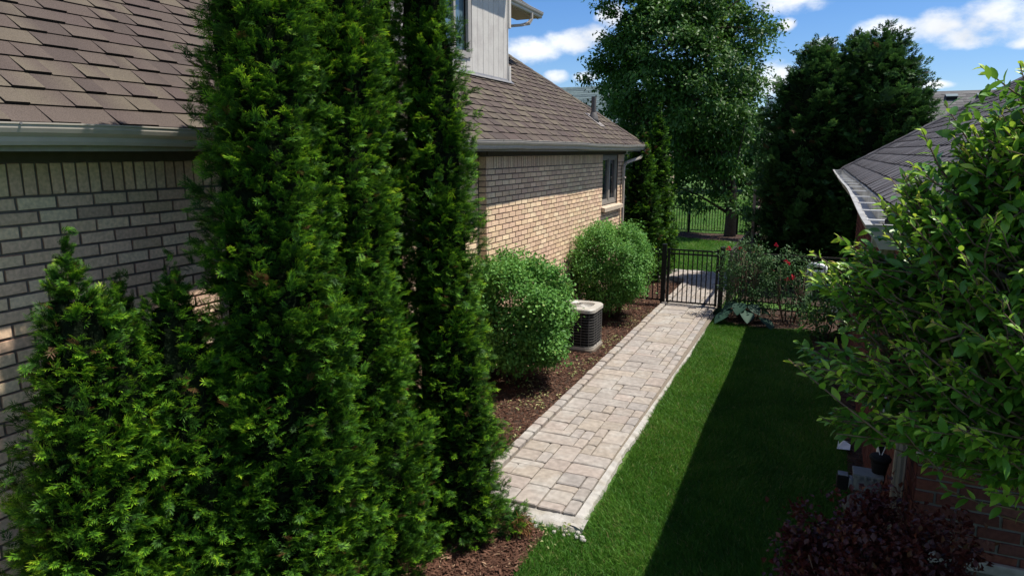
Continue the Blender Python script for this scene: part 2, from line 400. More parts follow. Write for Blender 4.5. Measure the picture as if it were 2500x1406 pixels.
def pavers(lst, z0, z1, seed, gap=.005, jit=.004):
    r = random.Random(seed); V = []; F = []; Cc = []
    for (cxp, cyp, a, b) in lst:
        n0 = len(V); z = z1 + r.uniform(-jit, jit); hx, hy = a / 2 - gap, b / 2 - gap; ch = .009
        col = (np.array(r.choice(PCOL)) * .75 + np.array((.30, .27, .245)) * .27) * r.uniform(.95, 1.07)
        tl = (r.uniform(-.012, .012), r.uniform(-.012, .012))
        # eight-sided outline with knocked corners, as on tumbled stone
        def ring(ix, iy, kn):
            return [(-ix + kn, -iy), (ix - kn, -iy), (ix, -iy + kn), (ix, iy - kn), (ix - kn, iy), (-ix + kn, iy), (-ix, iy - kn), (-ix, -iy + kn)]
        for (ix, iy, kn, zz) in ((hx, hy, .012, z0), (hx, hy, .012, z - ch), (hx - ch, hy - ch, .014, z)):
            for (px, py) in ring(ix, iy, kn):
                V.append((cxp + px + r.uniform(-.0025, .0025), cyp + py + r.uniform(-.0025, .0025), zz + (px * tl[0] + py * tl[1] if zz > z0 else 0)))
                Cc.append(col * (r.uniform(.9, 1.06)))
        for k in range(8):
            k2 = (k + 1) % 8
            F += [(n0 + k, n0 + k2, n0 + 8 + k2, n0 + 8 + k), (n0 + 8 + k, n0 + 8 + k2, n0 + 16 + k2, n0 + 16 + k)]
        F.append(tuple(n0 + 16 + k for k in range(8)))
    return V, F, Cc
def paverobj(name, lists, m):
    V, F, Cc = [], [], []
    for v, f, c in lists:
        o = len(V); V += v; Cc += list(c); F += [tuple(i + o for i in q) for q in f]
    me = bpy.data.meshes.new(name); me.from_pydata(V, [], F); me.materials.append(m)
    a = me.attributes.new('col', 'FLOAT_COLOR', 'POINT'); a.data.foreach_set('color', np.column_stack([np.array(Cc), np.ones(len(V))]).astype(np.float32).ravel())
    me.update(); return link_obj(name, me)
u = .1175
P1 = pavers(ashlar(-2.62, 5.12, 8, 95, u, 3), -.02, .062, 5)
P2 = pavers([(-2.5, 16.28 + .0, .2, .1)], -.02, .055, 1)
def patio_ok(x, y): return not (y < 16.9 and x < -2.66)
P3 = pavers(ashlar(-8.5, 16.29, 59, 15, u, 8, lambda x, y: (x > -2.7 or y > 16.85 + max(0, (x + 3.2) * .0)) and x < -1.6), -.02, .058, 9)
setp(paverobj('path', [P1, P3], M_paver), kind='structure')
polysheet('path_bedding', [(-2.64, 5.15), (-1.69, 5.15), (-1.6, 13.5), (-1.6, 18.06), (-8.5, 18.06), (-8.5, 16.8), (-2.7, 16.8), (-2.64, 16)], .038, M_joint)
ed = [(-2.685, 4.72 + .215 * k, .115, .205) for k in range(1, 55)]
E1 = pavers(ed, -.02, .088, 21, .004, .006)
arc = []
for k in range(7):
    t = k / 6; arc.append((-2.70 - .55 * t ** 1.5, 16.55 + .32 * t, .16, .115))
E2 = pavers(arc, -.02, .085, 23)
setp(paverobj('path_kerb', [E1, E2], M_paver), kind='structure')

# mortar haunch along the open edges of the path
def haunch():
    n = 130; ys = np.linspace(4.99, 13.4, n); V = []; F = []
    for i, y in enumerate(ys):
        wdt = .065 + .014 * math.sin(y * 1.9) + .010 * math.sin(y * 4.3 + 1) + random.uniform(-.012, .012)
        if y < 6.5: wdt += .05 * (6.5 - y) / 1.6
        for q, zz in ((0, .034), (.45, .026), (.85, .014), (1, -.02)):
            V.append((-1.679 + wdt * q, y, zz + random.uniform(-.003, .003)))
    for i in range(n - 1):
        for q in range(3): F.append((i * 4 + q, i * 4 + q + 1, (i + 1) * 4 + q + 1, (i + 1) * 4 + q))
    o = len(V); xs = np.linspace(-2.70, -1.56, 34)
    for i, x in enumerate(xs):
        wdt = .17 + .03 * math.sin(x * 9) + random.uniform(-.015, .02)
        for q, zz in ((-.05, .030), (.4, .027), (.85, .018), (1, -.02)):
            V.append((x, 5.118 - wdt * q, zz + random.uniform(-.004, .004)))
    for i in range(33):
        for q in range(3): F.append((o + i * 4 + q + 1, o + i * 4 + q, o + (i + 1) * 4 + q, o + (i + 1) * 4 + q + 1))
    # broken crumbs at the corner
    mb = MB(); mb.V = V; mb.F = [list(f) for f in F]; mb.M = [0] * len(F); mb.cc = [(1, 1, 1)] * len(V)
    for _ in range(26):
        x, y = random.uniform(-2.0, -1.5), random.uniform(4.84, 4.95); s = random.uniform(.008, .028)
        mb.lathe([(s * .6, -.01), (s, s * .3), (s * .7, s * .8), (s * .1, s)], (x, y, .0), 6)
    return setp(mb.build('concrete_footing', M_conc, smooth=False), kind='structure')
haunch()

# ------------------------------------------------------------------ grass
def grass(name, polys, holes, lo, hi, wd):
    Ps = []
    for poly, n in polys: Ps.append(sample_poly(poly, n))
    P = np.concatenate(Ps)
    for h in holes: P = P[~inpoly(P, h)]
    n = len(P); th = rng.random(n) * 2 * PI
    cl = np.sin(P[:, 0] * 7.1 + 2 * np.sin(P[:, 1] * 3.3)) * np.cos(P[:, 1] * 5.7 + np.sin(P[:, 0] * 4))
    L = (lo + rng.random(n) * (hi - lo)) * (1 + .25 * cl)
    lean = rng.normal(0, .55, (n, 2)) + .25 * np.column_stack([np.sin(P[:, 1] * 2.1), np.cos(P[:, 0] * 2.7)])
    b = np.column_stack([P, np.full(n, -.015)])
    sd = np.column_stack([np.cos(th), np.sin(th), np.zeros(n)]) * wd * (.7 + .6 * rng.random((n, 1)))
    tip = b + np.column_stack([lean * L[:, None], L]); mid = b * .5 + tip * .5; mid[:, 2] += L * .12
    V = np.stack([b - sd, b + sd, mid - sd * .8, mid + sd * .8, tip], 1).reshape(-1, 3)
    base = (np.arange(n) * 5)[:, None]
    T = np.concatenate([base + np.array([0, 1, 3]), base + np.array([0, 3, 2]), base + np.array([2, 3, 4])])
    big = np.sin(P[:, 0] * 2.3 + 1.7 * np.sin(P[:, 1] * 1.1)) * np.sin(P[:, 1] * 1.7 + P[:, 0])
    v = np.clip(.45 + .12 * cl + .14 * big + rng.normal(0, .17, n), 0, .9)
    dead = rng.random(n) < .035 + .03 * (big > .5); v[dead] = 1
    return setp(np_mesh(name, V, T, M_grass, var=np.repeat(v, 5)), kind='stuff')
PATHP = [(-2.8, 4.95), (-1.56, 4.93), (-1.57, 6.0), (-1.61, 8), (-1.625, 14), (-2.8, 14)]
grass('grass', [([(-2.4, 2.6), (.7, 2.6), (.7, 6.2), (-2.4, 6.2)], 150000), ([(-1.75, 6.2), (.62, 6.2), (.62, 9.5), (-1.75, 9.5)], 105000), ([(-1.75, 9.5), (.55, 9.5), (.4, 13.3), (-1.75, 13.3)], 65000)],
      [BED, PATHP, ROSEBED, SIDEBED], .028, .06, .0026)
grass('grass', [([(-9, 18.06), (-1.4, 18.06), (-1.4, 25.4), (-9, 25.4)], 90000), ([(-12, 27.0), (0, 27.0), (2, 48), (-16, 48)], 90000)], [ISLE], .04, .075, .006)

# ------------------------------------------------------------------ brickwork
def brick_template():
    c = .05
    ov = [(-.5, -.5), (.5, -.5), (.5, .5), (-.5, .5)]
    V = [(x, y, -1) for x, y in ov] + [(x, y, -.15) for x, y in ov] + [(x * .972, y * .925, 0) for x, y in ov]
    F = []
    for k in range(4):
        k2 = (k + 1) % 4
        for a in (0, 4): F += [(a + k, a + k2, a + 4 + k2), (a + k, a + 4 + k2, a + 4 + k)]
    F += [(8, 9, 10), (8, 10, 11)]
    return np.array(V, float), np.array(F)
BT, BF = brick_template()
def brick_rows(u0, u1, z0, z1, L, H, off=0, holes=()):
    """rectangles (uc, zc, w, h) of running bond; holes = (ua, ub, za, zb)"""
    out = []; nrow = int(round((z1 - z0) / H)); H = (z1 - z0) / nrow
    for j in range(nrow):
        zc = z0 + (j + .5) * H; x = u0 - L * (.5 if j % 2 else 0) - off
        while x < u1:
            segs = [(max(x, u0), min(x + L, u1))]
            for ua, ub, za, zb in holes:
                if za < zc < zb:
                    ns_ = []
                    for a, b in segs:
                        if b <= ua or a >= ub: ns_.append((a, b))
                        else:
                            if a < ua: ns_.append((a, ua))
                            if b > ub: ns_.append((ub, b))
                    segs = ns_
            for a, b in segs:
                if b - a > .03: out.append(((a + b) / 2, zc, b - a, H))
            x += L
    return out
def soldier(u0, u1, z0, z1, W, holes=()):
    out = []; n = int(round((u1 - u0) / W)); W = (u1 - u0) / n
    for i in range(n):
        uc = u0 + (i + .5) * W
        if any(ua < uc < ub and za < (z0 + z1) / 2 < zb for ua, ub, za, zb in holes): continue
        out.append((uc, (z0 + z1) / 2, W, z1 - z0))
    return out
def bricks(rects, O, ud, nd, base_cols, edge, mort=.015, depth=.016, rough=.0018):
    r = np.array(rects); n = len(r)
    ud, nd = np.array(ud, float), np.array(nd, float); zd = np.array((0, 0, 1.))
    P = np.array(O, float) + r[:, :1] * ud + r[:, 1:2] * zd + nd * (rng.normal(0, .0008, (n, 1)))
    M = np.tile(np.stack([ud, zd, nd], 1), (n, 1, 1))
    V, T = inst(BT, BF, P, M, np.column_stack([r[:, 2] - mort, r[:, 3] - mort, np.full(n, depth)]))
    V = V + rng.normal(0, rough, V.shape) * (1 - .93 * np.abs(nd))
    bc = np.array(base_cols); c = bc[rng.integers(0, len(bc), n)] * (1 + rng.normal(0, .07, (n, 1)))
    c = np.repeat(c[:, None], 12, 1)
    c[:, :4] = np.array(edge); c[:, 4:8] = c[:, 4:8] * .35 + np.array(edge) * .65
    return V, T, c.reshape(-1, 3)
def wall(name, parts, mortar_rects, mats, parent):
    V, T, c = merge(parts); mi = np.zeros(len(T), int)
    for q in mortar_rects:
        q = np.array(q, float); o = len(V); V = np.concatenate([V, q]); T = np.concatenate([T, [[o, o + 1, o + 2], [o, o + 2, o + 3]]])
        c = np.concatenate([c, np.full((4, 3), .3)]); mi = np.append(mi, [1, 1])
    return np_mesh(name, V, T, mats, cols=c, midx=mi, parent=parent)
BUFF = [(.80, .60, .395), (.76, .55, .36), (.82, .64, .43), (.72, .51, .35), (.78, .565, .39), (.69, .485, .345)]
REDC = [(.115, .042, .032), (.14, .05, .036), (.095, .036, .03), (.12, .05, .042)]

house = thing('brick_house', 'tan brick house with brown shingled roof and a second storey of pale vertical siding', 'house', (-6.5, 7, 0))
XN, XF, YJ, YE = -4.25, -4.13, 8.45, 15.72
CH, BL = .0805, .236
rn = brick_rows(-2, YJ, 0.0, 2.838, BL, CH) + soldier(-2, YJ, 2.838, 3.04, .081)
Vn = bricks(rn, (XN, 0, 0), (0, 1, 0), (1, 0, 0), BUFF, (.25, .115, .08))
rr = brick_rows(0, XF - XN, 0, 2.86, .25, CH) + [((XF - XN) / 2, 2.95, XF - XN, .17)]
Vr = bricks(rr, (XN, YJ, 0), (1, 0, 0), (0, -1, 0), BUFF, (.25, .115, .08))
wall('wall', [Vn, Vr], [[(XN - .012, -2, 0), (XN - .012, YJ + .02, 0), (XN - .012, YJ + .02, 3.1), (XN - .012, -2, 3.1)],
                   [(XN - .03, YJ + .010, 0), (XF - .012, YJ + .010, 0), (XF - .012, YJ + .010, 3.1), (XN - .03, YJ + .010, 3.1)]], [M_brick, M_mortar], house)
WY0, WY1, WZ0, WZ1 = 14.0, 15.18, 1.98, 3.02
hol = [(WY0, WY1, WZ0 - .1, 3.3)]
rf_ = brick_rows(YJ, YE, 0, 2.86, BL, CH, .06, hol) + soldier(YJ + .25, WY0 - .02, 2.86, 3.04, .081, hol) + [(YJ + .125, 2.95, .25, .18), ((YE + WY1) / 2, 2.95, YE - WY1, .18)]
Vf = bricks(rf_, (XF, 0, 0), (0, 1, 0), (1, 0, 0), BUFF, (.25, .115, .08))
rb = brick_rows(0, 5, 0, 3.04, BL, CH)
Vb = bricks(rb, (XF, YE, 0), (-1, 0, 0), (0, 1, 0), BUFF, (.25, .115, .08))
xm = XF - .012
wall('wall', [Vf, Vb], [[(xm, YJ + .012, 0), (xm, WY0, 0), (xm, WY0, 3.1), (xm, YJ + .012, 3.1)],
                   [(xm, WY1, 0), (xm, YE - .012, 0), (xm, YE - .012, 3.1), (xm, WY1, 3.1)],
                   [(xm, WY0, 0), (xm, WY1, 0), (xm, WY1, WZ0 - .1), (xm, WY0, WZ0 - .1)],
                   [(xm, YE - .012, 0), (xm - 5, YE - .012, 0), (xm - 5, YE - .012, 3.1), (xm, YE - .012, 3.1)]], [M_brick, M_mortar], house)
# window
mb = MB()
fx0, fx1 = XF - .10, XF - .03
mb.box(fx0, fx1, WY0, WY0 + .07, WZ0, WZ1); mb.box(fx0, fx1, WY1 - .07, WY1, WZ0, WZ1)
mb.box(fx0, fx1, WY0 + .07, WY1 - .07, WZ1 - .07, WZ1); mb.box(fx0, fx1, WY0 + .07, WY1 - .07, WZ0, WZ0 + .07)
yc = (WY0 + WY1) / 2
mb.box(fx0, fx1 + .004, yc - .05, yc + .05, WZ0 + .07, WZ1 - .07)
for ya, yb in ((WY0 + .07, yc - .05), (yc + .05, WY1 - .07)):
    g = .035
    mb.box(fx0 + .02, fx1 - .012, ya, ya + g, WZ0 + .07, WZ1 - .07); mb.box(fx0 + .02, fx1 - .012, yb - g, yb, WZ0 + .07, WZ1 - .07)
    mb.box(fx0 + .02, fx1 - .012, ya + g, yb - g, WZ0 + .07, WZ0 + .07 + g); mb.box(fx0 + .02, fx1 - .012, ya + g, yb - g, WZ1 - .07 - g, WZ1 - .07)
wf = mb.build('window', M_winframe, house, bevel=.003)
for ya, yb in ((WY0 + .105, yc - .085), (yc + .085, WY1 - .105)):
    mb = MB(); mb.box(fx0 + .028, fx0 + .034, ya, yb, WZ0 + .105, WZ1 - .105); mb.build('pane', M_glass, wf)
mb = MB()
n = 17
for k in range(n):
    a = WY0 - .06 + (WY1 - WY0 + .3) * k / n; b = a + (WY1 - WY0 + .3) / n - .008
    mb.add([(XF - .11, a, WZ0 - .005), (XF + .085, a, WZ0 - .055), (XF + .085, a, WZ0 - .135), (XF - .11, a, WZ0 - .1), (XF - .11, b, WZ0 - .005), (XF + .085, b, WZ0 - .055), (XF + .085, b, WZ0 - .135), (XF - .11, b, WZ0 - .1)],
           [(0, 1, 2, 3), (7, 6, 5, 4), (0, 4, 5, 1), (1, 5, 6, 2), (2, 6, 7, 3)])
mb.m = 1
mb.add([(XF - .11, WY0 - .058, WZ0 - .01), (XF + .08, WY0 - .058, WZ0 - .06), (XF + .08, WY1 + .238, WZ0 - .06), (XF - .11, WY1 + .238, WZ0 - .01),
        (XF - .11, WY0 - .058, WZ0 - .1), (XF + .08, WY0 - .058, WZ0 - .13), (XF + .08, WY1 + .238, WZ0 - .13), (XF - .11, WY1 + .238, WZ0 - .1)],
       [(0, 1, 2, 3), (1, 5, 6, 2), (4, 7, 6, 5), (0, 4, 5, 1), (3, 2, 6, 7)])
mb.build('sill', [M_sill, M_mortar], wf)
# foundation vent
mb = MB(); mb.box(XF + .002, XF + .02, 11.15, 11.75, .32, .72)
mb.m = 1
for z in (.36, .54): mb.box(XF + .02, XF + .032, 11.2, 11.7, z, z + .035)
mb.box(XF + .02, XF + .03, 11.62, 11.65, .39, .62)
mb.build('wall_vent', [pm('vent_green', (.10, .12, .11), .6), M_flash], house)
# frieze, soffit, fascia
GX, GZ = -3.86, 3.235
mb = MB(); mb.box(XN + .003, XN + .035, -2, YJ, 3.042, 3.16); mb.box(XF + .003, XF + .03, YJ, YE, 3.045, 3.16)
mb.box(XF - 5, XF + .03, YE + .003, YE + .03, 3.045, 3.16)
mb.build('frieze', M_soffit, house)
mb = MB(); mb.box(XN + .0, GX - .02, -2, YE + .55, 3.162, 3.18); mb.box(-9, XN, YE, YE + .55, 3.162, 3.18); mb.build('soffit', M_soffit, house)
mb = MB(); mb.box(GX - .02, GX - .001, -2, YE + .57, 3.10, 3.26); mb.box(-9, GX - .02, YE + .55, YE + .57, 3.10, 3.26); mb.build('fascia', M_trim, house)

# shingled slopes
def tabs(nrow, expo, O, along, upv, nrm, lo, hi, cols, rowrange, wmin=.13, wmax=.27, thick=.010, streak=True):
    """rows of laminated tabs; along = eave direction, upv = unit vector up the slope; rowrange(s) -> (a0, a1) along the eave"""
    V, F, Cc = [], [], []
    O, along, upv, nrm = [np.array(q, float) for q in (O, along, upv, nrm)]
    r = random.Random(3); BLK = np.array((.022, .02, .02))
    for j in range(nrow):
        s0 = j * expo; s1 = s0 + expo * 1.06; a0, a1 = rowrange(s0); _, a1b = rowrange(s0 + expo); a0b, _ = rowrange(s0 + expo)
        x = a0 - r.uniform(0, wmax); ph = r.random()
        k = 0
        while x < a1:
            wd = r.uniform(wmin, wmax); xa, xb = max(x, a0), min(x + wd, a1)
            if xb - xa > .01:
                h = thick * (1.0 if k % 2 else 1.75) + r.uniform(-.001, .002)
                sl = s0 + r.uniform(-.004, .004)
                c1 = np.array(r.choice(cols)); c2 = np.array(r.choice(cols)) if r.random() < .6 else c1
                n0 = len(V)
                xb2 = min(xb, a1b + .004); xa2 = max(xa, a0b - .004)
                if xa2 > xb2: xa2 = xb2
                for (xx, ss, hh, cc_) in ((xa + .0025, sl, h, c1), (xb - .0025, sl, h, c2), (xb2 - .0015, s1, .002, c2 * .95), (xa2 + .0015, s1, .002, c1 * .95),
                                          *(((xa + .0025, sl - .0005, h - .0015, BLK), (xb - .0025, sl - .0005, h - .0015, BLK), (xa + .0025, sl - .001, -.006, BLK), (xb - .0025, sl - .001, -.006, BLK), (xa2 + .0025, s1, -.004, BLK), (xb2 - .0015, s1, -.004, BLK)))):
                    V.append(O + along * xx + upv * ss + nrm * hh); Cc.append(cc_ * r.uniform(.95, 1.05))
                F += [(n0, n0 + 1, n0 + 2, n0 + 3), (n0 + 6, n0 + 7, n0 + 5, n0 + 4), (n0 + 5, n0 + 7, n0 + 9, n0 + 2), (n0 + 6, n0 + 4, n0 + 3, n0 + 8)]
            x += wd; k += 1
    return np.array(V), np.array(F), np.array(Cc)
BRC = [(.088, .068, .062), (.100, .080, .069), (.078, .062, .056), (.116, .097, .076), (.093, .073, .064), (.124, .105, .080)]
SL = .76; ln = math.hypot(1, SL); upL = (-1 / ln, 0, SL / ln); nL = (SL / ln, 0, 1 / ln)
Y2 = 16.35
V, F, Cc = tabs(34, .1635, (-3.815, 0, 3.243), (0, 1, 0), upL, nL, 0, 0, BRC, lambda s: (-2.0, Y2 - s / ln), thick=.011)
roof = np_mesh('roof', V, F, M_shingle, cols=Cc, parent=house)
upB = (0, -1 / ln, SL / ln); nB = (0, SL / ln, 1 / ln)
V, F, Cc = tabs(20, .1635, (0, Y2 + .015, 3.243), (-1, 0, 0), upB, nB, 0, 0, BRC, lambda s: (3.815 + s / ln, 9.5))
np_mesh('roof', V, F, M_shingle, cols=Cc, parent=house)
def hip_cap(mb, o, d, a, b, n, step, cols):
    o, d, a, b = [np.array(q, float) for q in (o, d, a, b)]
    for k in range(n):
        mb.c = random.choice(cols); p = o + d * step * k; q = o + d * step * (k + 1.0)
        up = np.array((0, 0, 1.)); z1, z2 = .044, .036
        mb.add([p + a + up * z1 * .5, p + up * z1, p + b + up * z1 * .5, q + a + up * z2 * .5, q + up * z2, q + b + up * z2 * .5, p + a - up * .03, p + b - up * .03, q + a - up * .03, q + b - up * .03],
               [(0, 1, 4, 3), (1, 2, 5, 4), (6, 0, 3, 8), (2, 7, 9, 5)])
mb = MB(); hip_cap(mb, (-3.815, Y2, 3.248), (-1, -1, SL), (.085, 0, -.085 * SL), (0, .085, -.085 * SL), 25, .17, BRC)
mb.build('ridge_cap', M_shingle, house)
mb = MB(); mb.add([(-3.83, -2, 3.225), (-3.83, Y2, 3.225), (-8.2, Y2 - 4.37, 3.225 + 4.37 * SL), (-8.2, -2, 3.225 + 4.37 * SL), (-8.2, Y2, 3.225)], [(0, 1, 2, 3), (1, 4, 2)])
mb.build('roof_deck', M_soffit, house)

# K-style gutter
def gutter_rings(ys, pos, wob=.0):
    """pos(y) -> (x_back, z_top); outward +X"""
    rings = []
    for y in ys:
        x, z = pos(y)
        prof = [(0, .0), (0, -.105), (.062, -.105), (.070, -.085), (.073, -.062), (.092, -.040), (.100, -.018), (.100, .0), (.106, .003), (.106, .011), (.090, .012), (.088, .0), (.088, -.016), (.062, -.060), (.058, -.092), (.004, -.095), (.004, 0)]
        rings.append([(x + a, y, z + b) for a, b in prof])
    return rings
ys = np.linspace(-2, 16.5, 150)
gpos = lambda y: (GX + .004 * math.sin(y * 1.7), GZ + .010 * math.sin(y * .8) * (y > 6) + .004 * math.sin(y * 2.9) - (.012 * math.exp(-((y - 9.3) / .35) ** 2)))
mb = MB(); R_ = gutter_rings(ys, gpos); mb.sweep(None, R_)
for ring in (R_[0], R_[-1]): mb.add(ring[:11], [tuple(range(11))])
gut = mb.build('gutter', M_gutter, house)
for y in (2.27, 3.45, 4.6, 5.8, 7, 8.2, 9.4, 10.6, 11.8, 13, 14.2, 15.4):
    mb = MB(); x, z = gpos(y); mb.tube([(x + .10, y, z + .004), (x + .112, y, z + .004)], .007, 8); mb.build('gutter_screw', M_flash, gut)
def dspout(path, wdt=.075, dep=.055, m=M_gutter, parent=house, ribs=True, name='downspout'):
    mb = MB(); rings = []
    n = 20
    pts = [np.array(p, float) for p in path]
    for i, p in enumerate(pts):
        d = norm(pts[min(i + 1, len(pts) - 1)] - pts[max(i - 1, 0)])
        a = norm(np.cross(d, (1, 0, 0)) if abs(d[0]) < .9 else np.cross(d, (0, 0, 1))); b = np.cross(d, a)
        if abs(a[1]) < .5: a, b = b, a
        ring = []
        for k in range(n):
            th = 2 * PI * k / n; rr_ = .92 + (.08 * math.cos(th * 10) if ribs else 0)
            sx = math.copysign(abs(math.cos(th)) ** .45, math.cos(th)); sy = math.copysign(abs(math.sin(th)) ** .45, math.sin(th))
            ring.append(p + a * wdt / 2 * sx * rr_ + b * dep / 2 * sy * rr_)
        rings.append(ring)
    mb.sweep(None, rings, True); mb.add(rings[0], [tuple(range(n))]); mb.add(rings[-1], [tuple(range(n))])
    return mb.build(name, m, parent)
YD = 15.48
dspout([(-3.80, 16.25, 3.14), (-3.80, 16.22, 3.06), (-3.81, 16.14, 3.0), (-3.85, 16.02, 2.955), (-3.95, 15.72, 2.90), (-4.04, 15.55, 2.85), (-4.07, 15.49, 2.78), (-4.075, YD, 2.68), (-4.075, YD, .15), (-4.0, YD, .06), (-3.85, YD, .03)])
for z in (1.2, 2.5):
    mb = MB(); mb.box(XF + .004, XF + .1, YD - .05, YD + .05, z, z + .03); mb.build('downspout_strap', M_gutter, house)

# plumbing vent
vb = (-4.50, 14.45, 3.243 + SL * (.69))
mb = MB(); mb.lathe([(.125, -.06), (.10, .02), (.062, .14), (.058, .145)], vb, 18)
vp = mb.build('vent_pipe', M_pipe, house, smooth=True)
mb = MB(); mb.lathe([(.052, .1), (.052, .47), (.042, .47), (.042, .3)], vb, 18); mb.build('pipe', M_pipe, vp, smooth=False)
mb = MB()
p = np.array(vb); a = np.array(upL); b = np.array((0, 1., 0)); nn = np.array(nL)
mb.add([p + a * i * .2 + b * j * .17 + nn * (-.0 + .014) for i, j in ((-1.3, -1), (-1.3, 1), (1, 1), (1, -1))], [(0, 1, 2, 3)])
mb.build('flashing', pm('vent_flash', (.22, .2, .19), .7), vp, solid=.003)

# second storey
DX, DY0, DY1, DZT = -5.2, 6.6, 11.52, 6.35
zr = 3.243 + SL * (-3.815 - DX)
win = (9.25, 10.0)
mb = MB(); y = DY0
pw = [.205, .19, .20, .2]; i = 0
while y < DY1 - .05:
    y2 = min(y + pw[i % 4], DY1); i += 1
    segs = [(zr - .1, DZT)]
    if y2 > win[0] and y < win[1]:
        segs = [(zr - .1, 4.62), (6.1, DZT)]
    for za, zb in segs: mb.box(DX - .03, DX + random.uniform(-.001, .001), y, y2 - .008, za, zb)
    y = y2
mb.m = 1; mb.box(DX - 3, DX - .022, DY0, win[0], zr - .1, DZT); mb.box(DX - 3, DX - .022, win[1], DY1, zr - .1, DZT); mb.box(DX - 3, DX - .1, win[0], win[1], zr - .1, DZT)
mb.build('upper_wall', [M_siding, M_trim], house)
mb = MB(); mb.box(DX - .05, DX + .025, win[0] - .09, win[0], 4.55, 6.2); mb.box(DX - .05, DX + .025, win[1], win[1] + .10, 4.55, 6.2)
mb.box(DX - .05, DX + .025, win[0], win[1], 4.53, 4.63); mb.box(DX - .05, DX - .01, (win[0] + win[1]) / 2 - .03, (win[0] + win[1]) / 2 + .03, 4.63, 6.2)
uw = mb.build('window', M_trim, house)
mb = MB(); mb.box(DX - .07, DX - .055, win[0], win[1], 4.63, 6.2); mb.build('pane', glassmat('bright_glass', (.10, .16, .19)), uw)
for q in ((DX + .003, DX + .022, 7.98, 8.06, zr + .04, DZT), (DX - .1, DX + .03, DY1 + .031, DY1 + .11, zr - .06, zr + .29), (DX - .1, DX + .03, DY1 + .031, DY1 + .11, 5.22, DZT), (DX - .1, DX + .012, DY1, DY1 + .03, zr, DZT)):
    mb = MB(); mb.box(*q); mb.build('trim_board', M_siding, house, bevel=.003)
mb = MB()
p = np.array((DX, 0, zr)); dn = -np.array(upL)
for ya, yb in ((DY0, DY1 + .16),):
    o = np.array((DX + .01, 0, zr + .035)); q = o + dn * .085 + nn * .004
    mb.add([o + (0, ya, 0.02), o + (0, yb, 0.02), q + (0, yb, 0), q + (0, ya, 0), o + (0, ya, .0) + dn * .02, o + (0, yb, .0) + dn * .02], [(0, 1, 5, 4), (4, 5, 2, 3)])
mb.build('flashing', M_flash, house, solid=.004)
mb = MB(); mb.box(DX - 3, DX + .42, DY0 - 2, DY1 + .1, DZT, DZT + .03); mb.build('upper_soffit', M_soffit, house)
mb = MB(); mb.add([(DX + .45, DY0 - 2, DZT + .05), (DX + .45, DY1 + .1, DZT + .05), (DX - 3, DY1 + .1, DZT + 2.4), (DX - 3, DY0 - 2, DZT + 2.4)], [(0, 1, 2, 3)])
# lower rear eave of the second storey
EX, EZ, EY = -5.55, 5.90, 13.95
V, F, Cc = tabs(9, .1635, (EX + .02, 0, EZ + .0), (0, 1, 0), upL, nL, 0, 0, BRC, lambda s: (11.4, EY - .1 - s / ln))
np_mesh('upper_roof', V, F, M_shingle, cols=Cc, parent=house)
mb.build('upper_roof', M_shingle, house)
mb = MB(); R_ = gutter_rings(np.linspace(11.3, EY, 12), lambda y: (EX - .02, EZ)); mb.sweep(None, R_); mb.add(R_[-1][:11], [tuple(range(11))]); mb.build('upper_gutter', M_gutter, house)
mb = MB(); mb.box(EX - .5, EX - .03, 11.4, EY - .05, EZ - .11, EZ - .09); mb.box(EX - .04, EX - .022, 11.4, EY - .02, EZ - .12, EZ + .01); mb.build('upper_soffit', pm('tan_soffit', (.42, .36, .29), .8), house)
mb = MB(); mb.box(-8, -6.05, 11.6, 12.9, 4.6, EZ - .1); mb.build('upper_wall', M_siding, house)
dspout([(EX + .03, 13.42, EZ - .08), (EX + .03, 13.42, EZ - .2), (EX + .0, 13.36, EZ - .29), (EX - .1, 13.22, EZ - .34), (EX - .3, 13.0, EZ - .38), (EX - .5, 12.8, EZ - .42)], name='upper_downspout')

# ------------------------------------------------------------------ the neighbour's house
nb = thing('brick_house', 'dark red brick house with charcoal shingled hip roof beside the leafy foreground tree', 'house', (3, 8, 0))
RX, RY0, RY1, RXE = .64, 4.25, 12.9, 8.0
rw = brick_rows(RY0, RY1, 0, 2.7, .215, .075)
Vw = bricks(rw, (RX, 0, 0), (0, -1, 0), (-1, 0, 0), REDC, (.09, .035, .03)) if False else None
rw2 = [(-a, b, c_, d_) for a, b, c_, d_ in rw]
Vw = bricks(rw2, (RX, 0, 0), (0, -1, 0), (-1, 0, 0), REDC, (.09, .035, .03))
rs = brick_rows(RX, RXE, 0, 2.7, .215, .075, holes=[(RX + .02, RXE, .78, .86)])
Vs = bricks(rs, (0, RY0, 0), (1, 0, 0), (0, -1, 0), REDC, (.09, .035, .03))
rn_ = [(-a, b, c_, d_) for a, b, c_, d_ in brick_rows(RX, RXE, 0, 2.7, .215, .075)]
Vn2 = bricks(rn_, (0, RY1, 0), (-1, 0, 0), (0, 1, 0), REDC, (.09, .035, .03))
wall('wall', [Vw, Vs, Vn2], [[(RX + .010, RY0 + .01, 0), (RX + .010, RY1 - .01, 0), (RX + .010, RY1 - .01, 2.75), (RX + .010, RY0 + .01, 2.75)],
                        [(RX + .010, RY0 + .010, 0), (RXE, RY0 + .010, 0), (RXE, RY0 + .010, 2.75), (RX + .010, RY0 + .010, 2.75)],
                        [(RX + .010, RY1 - .010, 0), (RXE, RY1 - .010, 0), (RXE, RY1 - .010, 2.75), (RX + .010, RY1 - .010, 2.75)],
                        [(RXE, RY0, 0), (RXE, RY1, 0), (RXE, RY1, 2.75), (RXE, RY0, 2.75)]], [M_redbrick, M_redmortar], nb)
